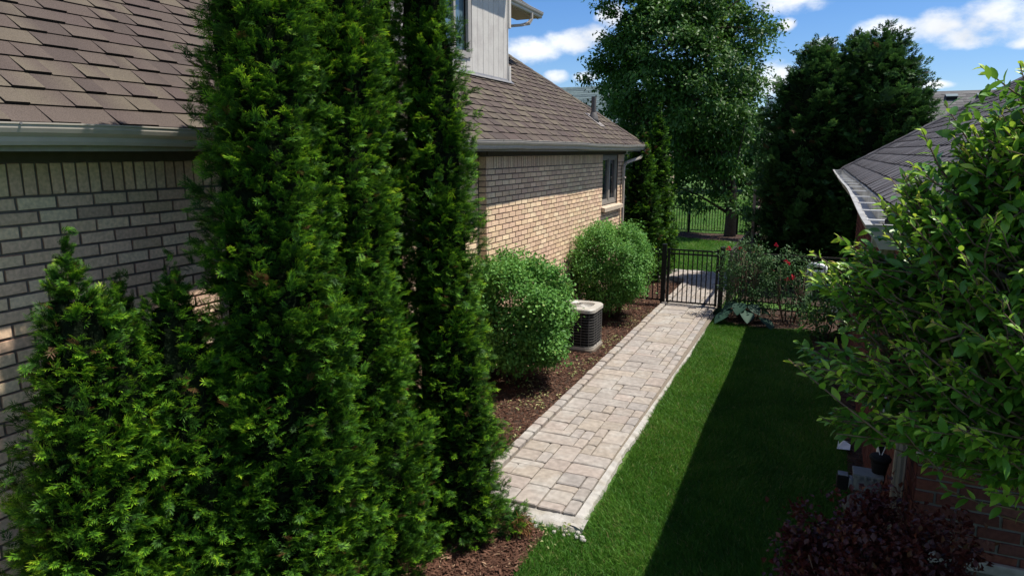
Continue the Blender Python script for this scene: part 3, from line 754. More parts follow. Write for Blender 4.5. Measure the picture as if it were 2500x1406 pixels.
mb = MB(); mb.box(RX + .02, RXE, RY0 - .035, RY0 - .002, .785, .85); mb.box(RX - .012, RX + .12, RY0 - .03, RY0 - .002, 1.40, 1.55); mb.build('stone_ledge', pm('limestone', (.30, .28, .25), .9, .2, 20), nb, bevel=.006)
mb = MB(); mb.box(1.27, 1.278, RY0 - .012, RY0 + .0, 0, 1.2); mb.build('expansion_joint', M_redmortar, nb)
SR = .62; lr = math.hypot(1, SR); e0x, e0y, e1y, ez = .38, 3.66, 13.25, 2.80
DKC = [(.085, .084, .092), (.105, .102, .112), (.072, .071, .079), (.12, .116, .125), (.095, .088, .094)]
upR = (1 / lr, 0, SR / lr); nR = (-SR / lr, 0, 1 / lr)
TM = (e1y - e0y) / 2
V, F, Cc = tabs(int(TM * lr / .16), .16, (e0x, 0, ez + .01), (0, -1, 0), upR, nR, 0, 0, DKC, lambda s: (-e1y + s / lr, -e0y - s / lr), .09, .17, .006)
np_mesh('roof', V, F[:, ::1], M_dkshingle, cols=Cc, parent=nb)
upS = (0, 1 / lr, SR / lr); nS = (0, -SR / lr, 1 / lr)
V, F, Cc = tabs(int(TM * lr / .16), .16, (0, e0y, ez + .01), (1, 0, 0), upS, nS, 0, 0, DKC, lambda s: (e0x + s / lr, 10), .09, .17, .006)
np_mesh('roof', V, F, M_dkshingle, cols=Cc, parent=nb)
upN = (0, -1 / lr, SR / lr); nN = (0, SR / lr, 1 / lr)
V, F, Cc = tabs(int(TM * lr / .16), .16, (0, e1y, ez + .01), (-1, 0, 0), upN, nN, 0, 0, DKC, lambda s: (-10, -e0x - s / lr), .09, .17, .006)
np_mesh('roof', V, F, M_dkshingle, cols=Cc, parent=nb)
mb = MB(); zt = ez - .01; rp = (e0x + TM, (e0y + e1y) / 2, zt + SR * TM); rq = (10, (e0y + e1y) / 2, zt + SR * TM)
mb.add([(e0x + .01, e0y + .01, zt), (e0x + .01, e1y - .01, zt), rp, rq, (10, e0y + .01, zt), (10, e1y - .01, zt)], [(0, 2, 1), (0, 4, 3, 2), (1, 2, 3, 5)])
mb.build('roof_deck', M_soffit, nb)
for sy, yy in ((1, e0y), (-1, e1y)):
    mb = MB(); hip_cap(mb, (e0x, yy, ez + .012), (1, sy, SR), (-.08, 0, -.08 * SR), (0, -sy * .08, -.08 * SR), int(TM / .17), .17, DKC)
    mb.build('ridge_cap', M_dkshingle, nb)
mb = MB(); mb.box(e0x - .012, e0x + .01, e0y - .02, e1y, 2.66, 2.80); mb.box(e0x + .01, 9, e0y - .02, e0y + .002, 2.66, 2.80); mb.build('fascia', M_whitegut, nb)
mb = MB(); mb.box(e0x + .01, RX + .3, e0y + .003, e1y, 2.66, 2.675); mb.box(RX + .3, 9, e0y + .003, RY0 + .3, 2.66, 2.675); mb.build('soffit', M_soffit, nb)
M_strap = pm('strap_white', (.62, .62, .6), .45, .1, 10)
def rgpos(y): return (e0x - .016 + .008 * math.sin(y * 1.3), 2.775 + .014 * math.sin(y * .95 + .6) + .002 * math.sin(y * 3.1))
prof = [(0, .0), (0, -.10), (-.07, -.10), (-.082, -.07), (-.112, -.03), (-.122, -.0), (-.126, .009), (-.106, .010), (-.104, .0), (-.09, -.04), (-.066, -.088), (-.004, -.090), (-.004, 0)]
ys = np.linspace(e0y - .16, e1y, 70); rings = []
for y in ys:
    x, z = rgpos(y); rings.append([(x + a * 1.15, y, z + b) for a, b in prof])
mb = MB(); mb.sweep(None, rings); mb.add(rings[0][:8], [tuple(range(8))]); mb.add(rings[-1][:8], [tuple(range(8))])
xs = np.linspace(e0x - .13, 9, 30); rings = [[(x, e0y - .02 + a * 1.1, 2.765 + b) for a, b in prof] for x in xs]; mb.sweep(None, rings); mb.add(rings[0][:8], [tuple(range(8))])
rgut = mb.build('gutter', M_whitegut, nb)
y = e0y + .2
while y < e1y:
    x, z = rgpos(y); mb = MB(); mb.bar((x, y, z + .001), (x - .125, y + .02, z + .001), .034, .006); mb.build('gutter_strap', M_strap, rgut)
    y += .62
dspout([(.33, 3.74, 2.68), (.33, 3.76, 2.60), (.36, 3.86, 2.52), (.44, 4.05, 2.42), (.51, 4.22, 2.33), (.56, 4.36, 2.24), (.575, 4.40, 2.12), (.575, 4.40, .2)], .085, .065, pm('tan_downspout', (.22, .195, .16), .5), nb)

# ------------------------------------------------------------------ far houses
def far_house(label, x0, x1, y0, y1, zw, sl, cols, m, ridge_along='x'):
    h = thing('house', label, 'house', ((x0 + x1) / 2, (y0 + y1) / 2, 0))
    mb = MB(); mb.box(x0 + .4, x1 - .4, y0 + .4, y1 - .4, 0, zw); mb.build('wall', M_farwall, h)
    dpt = (y1 - y0) / 2; l2 = math.hypot(1, sl)
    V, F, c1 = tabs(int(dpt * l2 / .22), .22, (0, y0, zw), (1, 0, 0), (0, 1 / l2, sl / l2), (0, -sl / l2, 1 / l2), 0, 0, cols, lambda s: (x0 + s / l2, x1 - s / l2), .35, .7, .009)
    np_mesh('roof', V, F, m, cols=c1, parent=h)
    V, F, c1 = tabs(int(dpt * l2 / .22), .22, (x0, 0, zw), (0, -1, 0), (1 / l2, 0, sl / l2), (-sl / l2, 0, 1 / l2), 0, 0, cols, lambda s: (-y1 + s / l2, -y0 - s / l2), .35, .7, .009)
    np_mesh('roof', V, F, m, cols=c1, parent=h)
    mb = MB(); r0 = (x0 + dpt, (y0 + y1) / 2, zw + sl * dpt); r1 = (x1 - dpt, (y0 + y1) / 2, zw + sl * dpt)
    mb.c = cols[0]
    zl = -.03
    mb.add([(x0, y0, zw + zl), (x1, y0, zw + zl), (x1, y1, zw + zl), (x0, y1, zw + zl), (r0[0], r0[1], r0[2] + zl), (r1[0], r1[1], r1[2] + zl)], [(0, 1, 5, 4), (1, 2, 5), (2, 3, 4, 5), (3, 0, 4), (3, 2, 1, 0)])
    mb.build('roof_deck', m, h)
    return h
far_house('distant house whose blue grey shingled roof rises behind the vent pipe', -21, -9.0, 42, 50, 3.9, .88, [(.10, .145, .155), (.13, .175, .18), (.085, .12, .13)], M_farroofb)
fh = far_house('distant house with plain grey shingled roof carrying two roof vents', .6, 14, 36, 44, 3.0, .75, [(.125, .122, .122), (.15, .147, .144), (.11, .106, .106)], M_farroofb)
for xv in (5.5, 6.78):
    yv, zv = 38.62 + .85, 3 + .75 * (2.62 + .85)
    mb = MB(); mb.add([(xv - .22, yv - .16, zv - .14), (xv + .22, yv - .16, zv - .14), (xv + .22, yv + .16, zv + .10), (xv - .22, yv + .16, zv + .10), (xv - .22, yv - .16, zv + .06), (xv + .22, yv - .16, zv + .06), (xv + .22, yv + .16, zv + .17), (xv - .22, yv + .16, zv + .17)],
                      [(0, 1, 5, 4), (1, 2, 6, 5), (2, 3, 7, 6), (3, 0, 4, 7)])
    rv = mb.build('roof_vent', M_coil, fh)
    mb = MB(); mb.add([(xv - .25, yv - .2, zv + .06), (xv + .25, yv - .2, zv + .06), (xv + .25, yv + .18, zv + .19), (xv - .25, yv + .18, zv + .19)], [(0, 1, 2, 3)]); mb.build('hood', pm('vent_hood', (.16, .2, .21), .5), rv, solid=.03)

# ------------------------------------------------------------------ fences, gate
def picket(parent, x, y, z0, z1, s=.02, m=M_black):
    mb = MB(); mb.box(x - s / 2, x + s / 2, y - s / 2, y + s / 2, z0, z1); mb.build('picket', m, parent)
def post(parent, x, y, z1, s=.055, m=M_black):
    mb = MB(); mb.box(x - s / 2, x + s / 2, y - s / 2, y + s / 2, 0, z1); mb.add([(x + i * (s / 2 + .004), y + j * (s / 2 + .004), z1 + k) for k in (0.001, .014) for i, j in ((-1, -1), (1, -1), (1, 1), (-1, 1))] + [(x, y, z1 + .03)],
            [(3, 2, 1, 0), (0, 1, 5, 4), (1, 2, 6, 5), (2, 3, 7, 6), (3, 0, 4, 7), (4, 5, 8), (5, 6, 8), (6, 7, 8), (7, 4, 8)])
    mb.build('post', m, parent)
def rail(parent, p, q, z, s=.028, m=M_black, h=.03):
    mb = MB(); mb.bar((p[0], p[1], z), (q[0], q[1], z), s, h); mb.build('rail', m, parent)
GY = 13.80
g = thing('metal_gate', 'black metal picket gate standing across the paved path', 'gate', (-2.14, GY, 0))
mb = MB(); mb.box(-2.665, -2.62, GY - .022, GY + .022, .07, 1.19); mb.build('stile', M_black, g)
mb = MB(); mb.box(-1.71, -1.665, GY - .022, GY + .022, .07, 1.21); mb.build('stile', M_black, g)
for z in (1.165, 1.085, .1): rail(g, (-2.62, GY), (-1.71, GY), z)
for k in range(9): picket(g, -2.62 + .091 * (k + 1), GY, .1, 1.165)
mb = MB(); mb.box(-1.70, -1.60, GY - .05, GY - .024, .78, .9); mb.build('latch', M_black, g, bevel=.004)
for z in (.3, 1.0):
    mb = MB(); mb.tube([(-2.69, GY - .02, z - .04), (-2.69, GY - .02, z + .04)], .014, 8); mb.build('hinge', M_black, g)
fl = thing('metal_fence', 'short black picket fence between the bushy shrub and the gate hinges', 'fence', (-3.3, GY, 0))
post(fl, -2.735, GY, 1.25, .085)
for z in (1.15, 1.07, .12): rail(fl, (-4.1, GY), (-2.765, GY), z)
for k in range(13): picket(fl, -2.765 - .1 * (k + 1) + .02, GY, .12, 1.15)
gp = thing('gate_post', 'square black metal post beside the gate latch', 'post', (-1.6, GY, 0)); post(gp, -1.60, GY + .0, 1.25, .085)
fr = thing('metal_fence', 'dark metal fence behind the rose bush running across to the red brick wall', 'fence', (-.4, 13.9, 0))
post(fr, -1.47, 13.86, 1.2, .055, M_blackrail)
for z in (1.16, 1.08, .1): rail(fr, (-1.44, 13.86), (.6, 13.86), z, .03, M_blackrail)
for k in range(18): picket(fr, -1.44 + .105 * (k + 1), 13.86, .1, 1.16, .016, M_black)
fs = thing('metal_fence', 'dark metal fence leading back along the yard from the rose bush to the trellis', 'fence', (-1.47, 18, 0))
for y in (15.6, 17.3, 19.4, 21.5): post(fs, -1.47, y, 1.18, .055, M_blackrail)
for z in (1.16, 1.08, .1): rail(fs, (-1.47, 13.89), (-1.47, 21.5), z, .03, M_blackrail)
for k in range(72): picket(fs, -1.47, 13.9 + .105 * (k + 1), .1, 1.16, .016, M_blackrail)
fb = thing('metal_fence', 'black picket fence across the back of the yard in front of sunny grass', 'fence', (-4.5, 27.2, 0))
for x in (-8.1, -6.3, -4.5, -2.7, -.9): post(fb, x, 27.2, 1.1, .075)
for z in (1.03, .93, .1): rail(fb, (-8.1, 27.2), (-.9, 27.2), z, .035)
for k in range(69): picket(fb, -8.1 + .104 * (k + 1), 27.2, .1, 1.03, .024)
tr = thing('wooden_trellis', 'tall weathered wooden trellis with sunlit rungs rising above the side fence', 'trellis', (-1.4, 18.2, 0))
for y in (17.45, 19.1):
    mb = MB(); mb.box(-1.40, -1.33, y - .035, y + .035, 0, 2.12 if y < 18 else 2.05); mb.lathe([(.03, 2.12 if y < 18 else 2.05), (.045, 2.16 if y < 18 else 2.09), (.03, 2.2 if y < 18 else 2.13), (.005, 2.22 if y < 18 else 2.15)], (-1.365, y, 0), 10); mb.build('post', M_wood, tr)
for k in range(8):
    mb = MB(); z = .85 + .165 * k; mb.bar((-1.365, 17.45, z), (-1.365, 19.1, z), .03, .035); mb.build('rung', M_wood, tr)

# ------------------------------------------------------------------ air conditioner
ax_, ay_ = -3.33, 10.2
ac = thing('air_conditioner', 'cream topped black air conditioning condenser with wire guard between the two shrubs', 'air conditioner', (ax_, ay_, 0))
def rsq(h, rad, n=8):
    out = []
    for cx_, cy_, a0 in ((h - rad, h - rad, 0), (-h + rad, h - rad, PI / 2), (-h + rad, -h + rad, PI), (h - rad, -h + rad, 3 * PI / 2)):
        for k in range(n + 1): out.append((cx_ + rad * math.cos(a0 + PI / 2 * k / n), cy_ + rad * math.sin(a0 + PI / 2 * k / n)))
    return out
def prism(mb, ring, zs):
    n = len(ring); vs = []; 
    for sc, z in zs: vs += [(ax_ + x * sc, ay_ + y * sc, z) for x, y in ring]
    fs = [(i * n + k, i * n + (k + 1) % n, (i + 1) * n + (k + 1) % n, (i + 1) * n + k) for i in range(len(zs) - 1) for k in range(n)]
    fs += [tuple(range(n))[::-1], tuple((len(zs) - 1) * n + k for k in range(n))]
    mb.add(vs, fs)
hw = .31
mb = MB(); prism(mb, rsq(hw + .012, .1), [(1, -.02), (1, .05)]); mb.build('pad', M_joint, ac)
mb = MB(); prism(mb, rsq(hw, .12), [(1, .05), (1, .09)]); mb.build('base_pan', M_cream, ac)
mb = MB(); prism(mb, rsq(hw - .02, .11), [(1, .09), (1, .645)]); mb.build('coil', M_coil, ac)
mb = MB()
ring = rsq(hw - .004, .12)
for k in range(13):
    z = .11 + k * .0435; mb.tube([(ax_ + x, ay_ + y, z) for x, y in ring + ring[:1]], .0028, 5, False)
for k in range(1, len(ring), 1):
    pass
per = [np.array(p) for p in ring + ring[:1]]; segl = [np.linalg.norm(per[i + 1] - per[i]) for i in range(len(per) - 1)]; tot = sum(segl); nst = 18
for k in range(nst):
    d = tot * k / nst; i = 0
    while d > segl[i]: d -= segl[i]; i += 1
    p = per[i] + (per[i + 1] - per[i]) * d / segl[i]
    mb.tube([(ax_ + p[0], ay_ + p[1], .09), (ax_ + p[0], ay_ + p[1], .65)], .0028 if k % 4 else .006, 5)
mb.build('wire_guard', pm('guard_wire', (.13, .125, .12), .5, spec=.4), ac)
mb = MB(); mb.box(ax_ - hw - .002, ax_ - .20, ay_ - hw - .008, ay_ - hw + .03, .09, .645); mb.build('corner_panel', M_cream, ac, bevel=.006)
mb = MB()
ro = rsq(hw + .012, .13); n_ = len(ro); zt = .65
def circ(rad): return [(rad * math.cos(math.atan2(y, x)), rad * math.sin(math.atan2(y, x))) for x, y in ro]
vs = []
for rg, z in ((ro, zt - .01), (ro, zt + .035), ([(x * .96, y * .96) for x, y in ro], zt + .052), (circ(.258), zt + .058), (circ(.246), zt + .05), (circ(.238), zt - .02)):
    vs += [(ax_ + x, ay_ + y, z) for x, y in rg]
mb.add(vs, [(i * n_ + k, i * n_ + (k + 1) % n_, (i + 1) * n_ + (k + 1) % n_, (i + 1) * n_ + k) for i in range(5) for k in range(n_)])
mb.build('top_cover', M_cream, ac, smooth=False)
mb = MB()
for k in range(12):
    rad = .06 + k * .0165; mb.tube([(ax_ + rad * math.cos(2 * PI * j / 28), ay_ + rad * math.sin(2 * PI * j / 28), zt + .052 + .02 * (1 - rad / .27)) for j in range(29)], .003, 4, False)
for k in range(8): mb.tube([(ax_ + .05 * math.cos(PI * k / 4), ay_ + .05 * math.sin(PI * k / 4), zt + .06), (ax_ +   .245 * math.cos(PI * k / 4), ay_ + .245 * math.sin(PI * k / 4), zt + .046)], .004, 5)
mb.build('fan_grille', M_cream, ac)
mb = MB()
for k in range(4):
    a = PI / 2 * k + .3; ca, sa = math.cos(a), math.sin(a)
    mb.add([(ax_ + ca * .05 - sa * .05, ay_ + sa * .05 + ca * .05, zt - .02), (ax_ + ca * .21 - sa * .09, ay_ + sa * .21 + ca * .09, zt - .01), (ax_ + ca * .21 + sa * .09, ay_ + sa * .21 - ca * .09, zt - .07), (ax_ + ca * .05 + sa * .05, ay_ + sa * .05 - ca * .05, zt - .06)], [(0, 1, 2, 3)])
mb.lathe([(.06, zt - .08), (.06, zt), (.03, zt + .01)], (ax_, ay_, 0), 14)
mb.build('fan', pm('fan_grey', (.2, .2, .2), .5), ac, solid=.004)

# ------------------------------------------------------------------ utilities by the neighbour's corner
gm = thing('gas_meter', 'grey gas meter with boxy regulator and round diaphragm by the red brick corner', 'meter', (.42, 4.85, 0))
mx_, my_ = .375, 4.60
mb = MB(); mb.box(mx_ - .02, mx_ + .145, my_ - .02, my_ + .10, .97, 1.07); mb.build('meter_body', M_grey, gm, bevel=.018)
mb = MB(); mb.box(mx_ - .025, mx_ + .15, my_ - .025, my_ + .105, 1.07, 1.09)
for k in range(4): mb.box(mx_ + .000 + k * .038, mx_ + .018 + k * .038, my_ - .032, my_ - .025, 1.055, 1.085)
mb.build('lid', M_grey, gm, bevel=.006)
mb = MB(); mb.box(mx_ - .115, mx_ - .045, my_ - .0, my_ + .07, .95, 1.05); mb.build('index_box', M_coil, gm, bevel=.012)
mb = MB(); mb.box(mx_ - .11, mx_ - .05, my_ + .005, my_ + .065, 1.05, 1.058); mb.box(mx_ - .044, mx_ - .021, my_, my_ + .06, .975, 1.04); mb.build('index_cover', pm('clear_cover', (.2, .22, .25), .15), gm, bevel=.003)
mb = MB(); mb.lathe([(.03, .80), (.10, .83), (.125, .88), (.125, .90), (.10, .945), (.04, .975)], (mx_ + .05, my_ - .07, 0), 20); mb.build('regulator', pm('regulator_grey', (.07, .075, .078), .6), gm, smooth=True)
mb = MB(); mb.tube([(mx_ + .13, my_ + .03, 1.0), (mx_ + .13, my_ + .03, .75), (mx_ + .28, my_ + .03, .7), (mx_ + .3, my_ + .03, .7)], .022, 10); mb.tube([(mx_ + .05, my_ - .07, .82), (mx_ + .05, my_ - .07, 0)], .022, 10); mb.build('pipe', M_grey, gm)
la = thing('hanging_lantern', 'black lantern hung on two pale cords beside the tan downspout', 'lantern', (.5, 4.62, 1.0))
lx, ly = .50, 4.66
mb = MB(); mb.lathe([(.015, .99), (.035, 1.02), (.042, 1.10), (.052, 1.15), (.052, 1.17)], (lx, ly, 0), 16); mb.build('body', M_coil, la, smooth=True)
mb = MB(); mb.lathe([(.04, 1.165), (.062, 1.175), (.066, 1.19), (.055, 1.205), (.02, 1.21)], (lx, ly, 0), 16); mb.build('cap', M_coil, la, smooth=True)
mb = MB()
for s in (-1, 1): mb.tube([(lx + s * .006, ly, 1.21), (lx + s * .03, ly, 1.30), (lx + s * .003, ly, 1.46)], .003, 5)
mb.build('cord', M_pvc, la)
mb = MB(); mb.add([(lx - .006, ly + .004, 1.215), (lx + .006, ly + .004, 1.215), (lx + .026, ly + .004, 1.30), (lx + .002, ly + .004, 1.45), (lx - .002, ly + .004, 1.45), (lx - .026, ly + .004, 1.30)], [(0, 1, 2, 3, 4, 5)]); mb.build('tag', M_coil, la, solid=.004)
mb = MB(); mb.tube([(lx, ly, 1.46), (lx, ly, 1.5), (RX, ly, 1.5)], .006, 6); mb.build('hook', M_coil, la)
pp = MB(); pp.add([(.40, 7.55, .03), (.52, 7.52, .05), (.53, 7.62, .07), (.47, 7.66, .09), (.55, 7.74, .05), (.42, 7.78, .03), (.41, 7.66, .02)], [(0, 1, 2, 3), (3, 4, 5, 6), (0, 3, 6)])
setp(pp.build('paper_scrap', M_paper, solid=.003), 'crumpled white scrap of paper on dark grass beside the red brick wall', 'paper')
sp_ = MB(); sp_.tube([(.595, 5.7, 0), (.595, 5.7, 1.30)], .018, 10); sp_.tube([(.595, 5.7, 1.28), (.595, 5.7, 1.34)], .024, 10); 
setp(sp_.build('white_pipe', M_pvc), 'upright white plastic pipe fixed to the red brick wall below the lowest tree leaves', 'pipe')
pv = thing('pool_pipes', 'bent white plastic pipes behind the dark fence rail', 'pipes', (.15, 15, 0))
mb = MB(); mb.tube([(-.02, 15, .86), (.2, 15, .84), (.27, 15, .80), (.27, 15, .74), (.2, 15, .70), (.05, 15, .70)], .042, 12); mb.build('bend', M_pvc, pv, smooth=True)
mb = MB(); mb.tube([(.05, 15.02, .70), (.02, 15.02, .62), (.02, 15.02, 0)], .042, 12); mb.tube([(-.02, 15.03, .86), (-.05, 15.03, .8), (-.05, 15.03, 0)], .042, 12); mb.build('riser', M_pvc, pv, smooth=True)
mb = MB(); mb.tube([(.08, 15, .70), (.13, 15, .70)], .055, 12); mb.tube([(.05, 15, .853), (.10, 15, .848)], .055, 12); mb.build('coupling', M_pvc, pv, smooth=True)
bx_ = thing('storage_box', 'low white box behind the fence near the brick wall', 'box', (.68, 14.7, 0))
mb = MB(); mb.box(.42, .98, 14.5, 14.95, 0, .44); mb.build('body', M_pvc, bx_, bevel=.015)
mb = MB(); mb.box(.40, 1.0, 14.48, 14.97, .445, .49); mb.build('lid', M_pvc, bx_, bevel=.01)
#FOLIAGE
# ------------------------------------------------------------------ foliage
def kite(p, d, L, wd, out, tris, vv, v0, v1, z=0.0):
    n = np.array((-d[1], d[0], 0)); p = np.array(p, float); d = np.array((d[0], d[1], z)); o = len(out)
    out += [p, p + d * L * .45 + n * wd / 2, p + d * L, p + d * L * .45 - n * wd / 2]; vv += [v0, (v0 + v1) / 2, v1, (v0 + v1) / 2]
    tris += [(o, o + 1, o + 2), (o, o + 2, o + 3)]
def spray_template(seed, nb=5, wd=.085):
    """flat fern-like spray of scale leaves, one unit long, pointing along +X"""
    r = random.Random(seed); V, T, A = [], [], []
    kite((0, 0, 0), (1, 0), .75, .05, V, T, A, 0, .35)
    kite((.55, 0, 0), (1, r.uniform(-.1, .1)), .45, wd, V, T, A, .4, 1, r.uniform(-.1, .1))
    for k in range(nb):
        x = .06 + .70 * k / nb
        for s in (-1, 1):
            a = s * R(r.uniform(34, 56)); L = (.50 - .34 * abs(x - .22)) * r.uniform(.8, 1.1); dz = r.uniform(-.22, .22)
            d = (math.cos(a), math.sin(a)); xx = x + (.05 if s > 0 else 0)
            kite((xx, 0, 0), d, L, wd, V, T, A, .15 + .3 * x, .55 + .4 * x, dz)
            if k < 3:
                a2 = a - s * R(34); q = (xx + d[0] * L * .4, d[1] * L * .4, dz * L * .4)
                kite(q, (math.cos(a2), math.sin(a2)), L * .52, wd * .8, V, T, A, .3 + .3 * x, .62 + .35 * x, dz)
                if k < 2:
                    a3 = a + s * R(30); q = (xx + d[0] * L * .45, d[1] * L * .45, dz * L * .45)
                    kite(q, (math.cos(a3), math.sin(a3)), L * .4, wd * .75, V, T, A, .3 + .3 * x, .55 + .35 * x, dz)
    V = np.array(V); V[:, 2] += -.26 * V[:, 0] ** 2
    return V, np.array(T), np.array(A)
SPR = [spray_template(s, 6, .062) for s in (1, 2, 3)]
SPRL = [spray_template(s, 4, .12) for s in (5, 6)]

def foliage_build(name, groups, mat, parent, core=None, core_mat=None):
    """groups: list of (template V, T, A, O, M, S, var offset) ; one mesh"""
    Vs, Ts, As, o = [], [], [], 0
    for tv, tt, ta, O, M, S, vo in groups:
        V, T = inst(tv, tt, O, M, S); Vs.append(V); Ts.append(T + o); o += len(V)
        As.append(np.where(np.repeat(vo, len(ta)) < -5, 0, np.clip((ta[None] * 1.0 + vo[:, None]).ravel(), .06, 1)))
    mi = [np.zeros(sum(len(t) for t in Ts), int)]
    mats = [mat]
    if core is not None:
        cv, ct = core; Vs.append(cv); Ts.append(ct + o); As.append(np.zeros(len(cv))); mi.append(np.ones(len(ct), int)); mats.append(core_mat or M_core)
    return np_mesh(name, np.concatenate(Vs), np.concatenate(Ts), mats, var=np.concatenate(As), midx=np.concatenate(mi), parent=parent, smooth=True)

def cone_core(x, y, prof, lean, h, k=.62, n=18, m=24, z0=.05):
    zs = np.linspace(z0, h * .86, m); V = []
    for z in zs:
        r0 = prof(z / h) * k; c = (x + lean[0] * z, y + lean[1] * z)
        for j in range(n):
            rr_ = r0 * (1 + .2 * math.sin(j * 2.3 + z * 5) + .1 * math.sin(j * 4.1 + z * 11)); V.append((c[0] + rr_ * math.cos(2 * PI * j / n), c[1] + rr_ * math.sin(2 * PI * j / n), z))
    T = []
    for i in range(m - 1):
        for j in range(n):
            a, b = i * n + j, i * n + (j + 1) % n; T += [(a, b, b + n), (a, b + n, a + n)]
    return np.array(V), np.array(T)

def evergreen(name, label, cat, x, y, h, prof, lean, seed, plume_area=.0034, ns_=8, ssz=(.052, .09), plume=.16, mat=None, templ=None, tops=(), group=None, lump=.12, z0=.05, tipbias=.03, corek=.55, droop=0.):
    rg = np.random.default_rng(seed)
    mat = mat or M_leafarb; templ = templ or SPR
    t = thing(name, label, cat, (x, y, 0), group)
    mb = MB(); mb.tube([(x, y, 0), (x + lean[0] * h * .5, y + lean[1] * h * .5, h * .5), (x + lean[0] * h * .95, y + lean[1] * h * .95, h * .95)], [max(.035, h * .013), h * .009, .008], 8); mb.build('trunk', M_bark, t, smooth=True)
    comps = [(x, y, h, prof, lean, z0)] + [(x + dx, y + dy, hh, pr_, ln_, zb) for dx, dy, hh, pr_, ln_, zb in tops]
    groups = [([], [], [], []) for _ in templ]
    cores = []
    for (cx_, cy_, hh, pr_, ln_, zb) in comps:
        zz = np.linspace(zb, hh, 200); area = np.trapz(2 * PI * np.array([pr_(q / hh) for q in zz]), zz)
        n = int(area / plume_area)
        # heights in proportion to girth
        wts = np.array([pr_(q / hh) for q in zz]) + .02; cdf = np.cumsum(wts); cdf /= cdf[-1]
        z = np.interp(rg.random(n), cdf, zz); ph = rg.random(n) * 2 * PI
        rad = np.array([pr_(q / hh) for q in z])
        lumpf = 1 + lump * np.sin(3 * ph + 2.1 * z + seed) + lump * .8 * np.sin(5 * ph - 3.3 * z + seed * 2) + lump * .7 * np.sin(7.7 * z + 2 * ph + seed) + lump * 1.5 * np.sin(8 * ph + 15 * z + seed) * np.sin(21 * z - 5 * ph)
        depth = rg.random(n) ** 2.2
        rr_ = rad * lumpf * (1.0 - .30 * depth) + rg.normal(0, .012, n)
        radial = np.column_stack([np.cos(ph), np.sin(ph), np.zeros(n)])
        el2 = R(42) - R(40) * droop + rg.normal(0, .25, n) + .5 * np.clip(z / hh - .8, 0, 1) * 3
        ax = radial * np.cos(el2)[:, None] + np.array([0, 0, 1.]) * np.sin(el2)[:, None]
        tip = np.column_stack([cx_ + ln_[0] * z, cy_ + ln_[1] * z, z]) + radial * rr_[:, None]
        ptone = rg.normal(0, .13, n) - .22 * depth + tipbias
        psz = plume * (.75 + .5 * rg.random(n)) * np.clip(rad / .25, .45, 1.15)
        tang = np.column_stack([-np.sin(ph), np.cos(ph), np.zeros(n)])
        # sprays along each plume
        idx = np.repeat(np.arange(n), ns_); m = len(idx)
        s = rg.random(m)
        side = rg.normal(0, .20, m); vert = rg.normal(0, .20, m)
        nrm = np.cross(ax, tang)
        base = tip[idx] - ax[idx] * (psz[idx] * s)[:, None] + (tang[idx] * side[:, None] + nrm[idx] * vert[:, None]) * psz[idx][:, None] * (.4 + .6 * s)[:, None]
        d = norm(ax[idx] + tang[idx] * (side * 3.2)[:, None] + nrm[idx] * (vert * 2.2)[:, None] + rg.normal(0, .22, (m, 3)) + np.array([0, 0, -.25 * droop]))
        up = norm(nrm[idx] + tang[idx] * rg.normal(0, .65, m)[:, None] + rg.normal(0, .3, (m, 3)))
        base = base - d * .05
        S = ssz[0] + rg.random(m) * (ssz[1] - ssz[0]); S = S * np.clip((rad[idx] + .06) / .2, .6, 1)
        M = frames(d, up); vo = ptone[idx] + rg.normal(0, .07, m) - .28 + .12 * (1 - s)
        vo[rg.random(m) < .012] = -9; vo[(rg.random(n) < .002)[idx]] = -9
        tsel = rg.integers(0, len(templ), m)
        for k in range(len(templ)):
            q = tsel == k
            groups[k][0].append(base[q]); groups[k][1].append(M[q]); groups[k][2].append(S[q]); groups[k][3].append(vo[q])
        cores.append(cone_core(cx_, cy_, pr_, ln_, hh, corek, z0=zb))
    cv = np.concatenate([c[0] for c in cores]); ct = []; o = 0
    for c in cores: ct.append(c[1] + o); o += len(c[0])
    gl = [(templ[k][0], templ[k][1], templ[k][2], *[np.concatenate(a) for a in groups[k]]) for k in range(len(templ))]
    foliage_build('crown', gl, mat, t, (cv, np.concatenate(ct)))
    return t

def zprof(h, pts):
    zs = np.array([p[0] for p in pts]) / h; rs = np.array([p[1] for p in pts])
    return lambda t: float(np.interp(t, zs, rs))
def column(rb, rm, pow_=.8, shoulder=.55):
    """girth against height: full below, drawn to a point above"""
    def f(t):
        t = min(max(t, 0), 1)
        base = rb + (rm - rb) * min(t / shoulder, 1)
        if t > shoulder: base *= max(0., 1 - ((t - shoulder) / (1 - shoulder)) ** 1.6) ** pow_
        return max(base * (1 if t > .04 else .75 + t * 6), .012)
    return f
GA = 'arborvitae row along the near brick wall'
evergreen('arborvitae', 'low arborvitae with bright yellow green tip, nearest the left edge beside the brick wall', 'tree', -3.36, 2.16, 2.76, column(.46, .44, .9, .32), (0, 0), 101, group=GA, tipbias=.10, tops=[(.10, .16, 2.5, column(.3, .27, .9, .5), (0, 0), .3)])
evergreen('arborvitae', 'smallest arborvitae tip showing between two larger low ones against the brick wall', 'tree', -3.48, 2.50, 2.52, column(.38, .33, .9, .42), (0, 0), 102, group=GA)
evergreen('arborvitae', 'low dark pointed arborvitae standing just before the two tallest ones', 'tree', -3.20, 2.60, 2.62, column(.50, .47, .9, .32), (0, 0), 103, group=GA)
evergreen('arborvitae', 'tall broad arborvitae rising out of frame behind the low pointed ones', 'tree', -2.89, 3.07, 5.2, zprof(5.2, [(0, .44), (.1, .5), (1, .50), (2, .45), (3, .35), (4, .32), (4.7, .26), (5.2, .03)]), (-.01, .004), 104, group=GA)
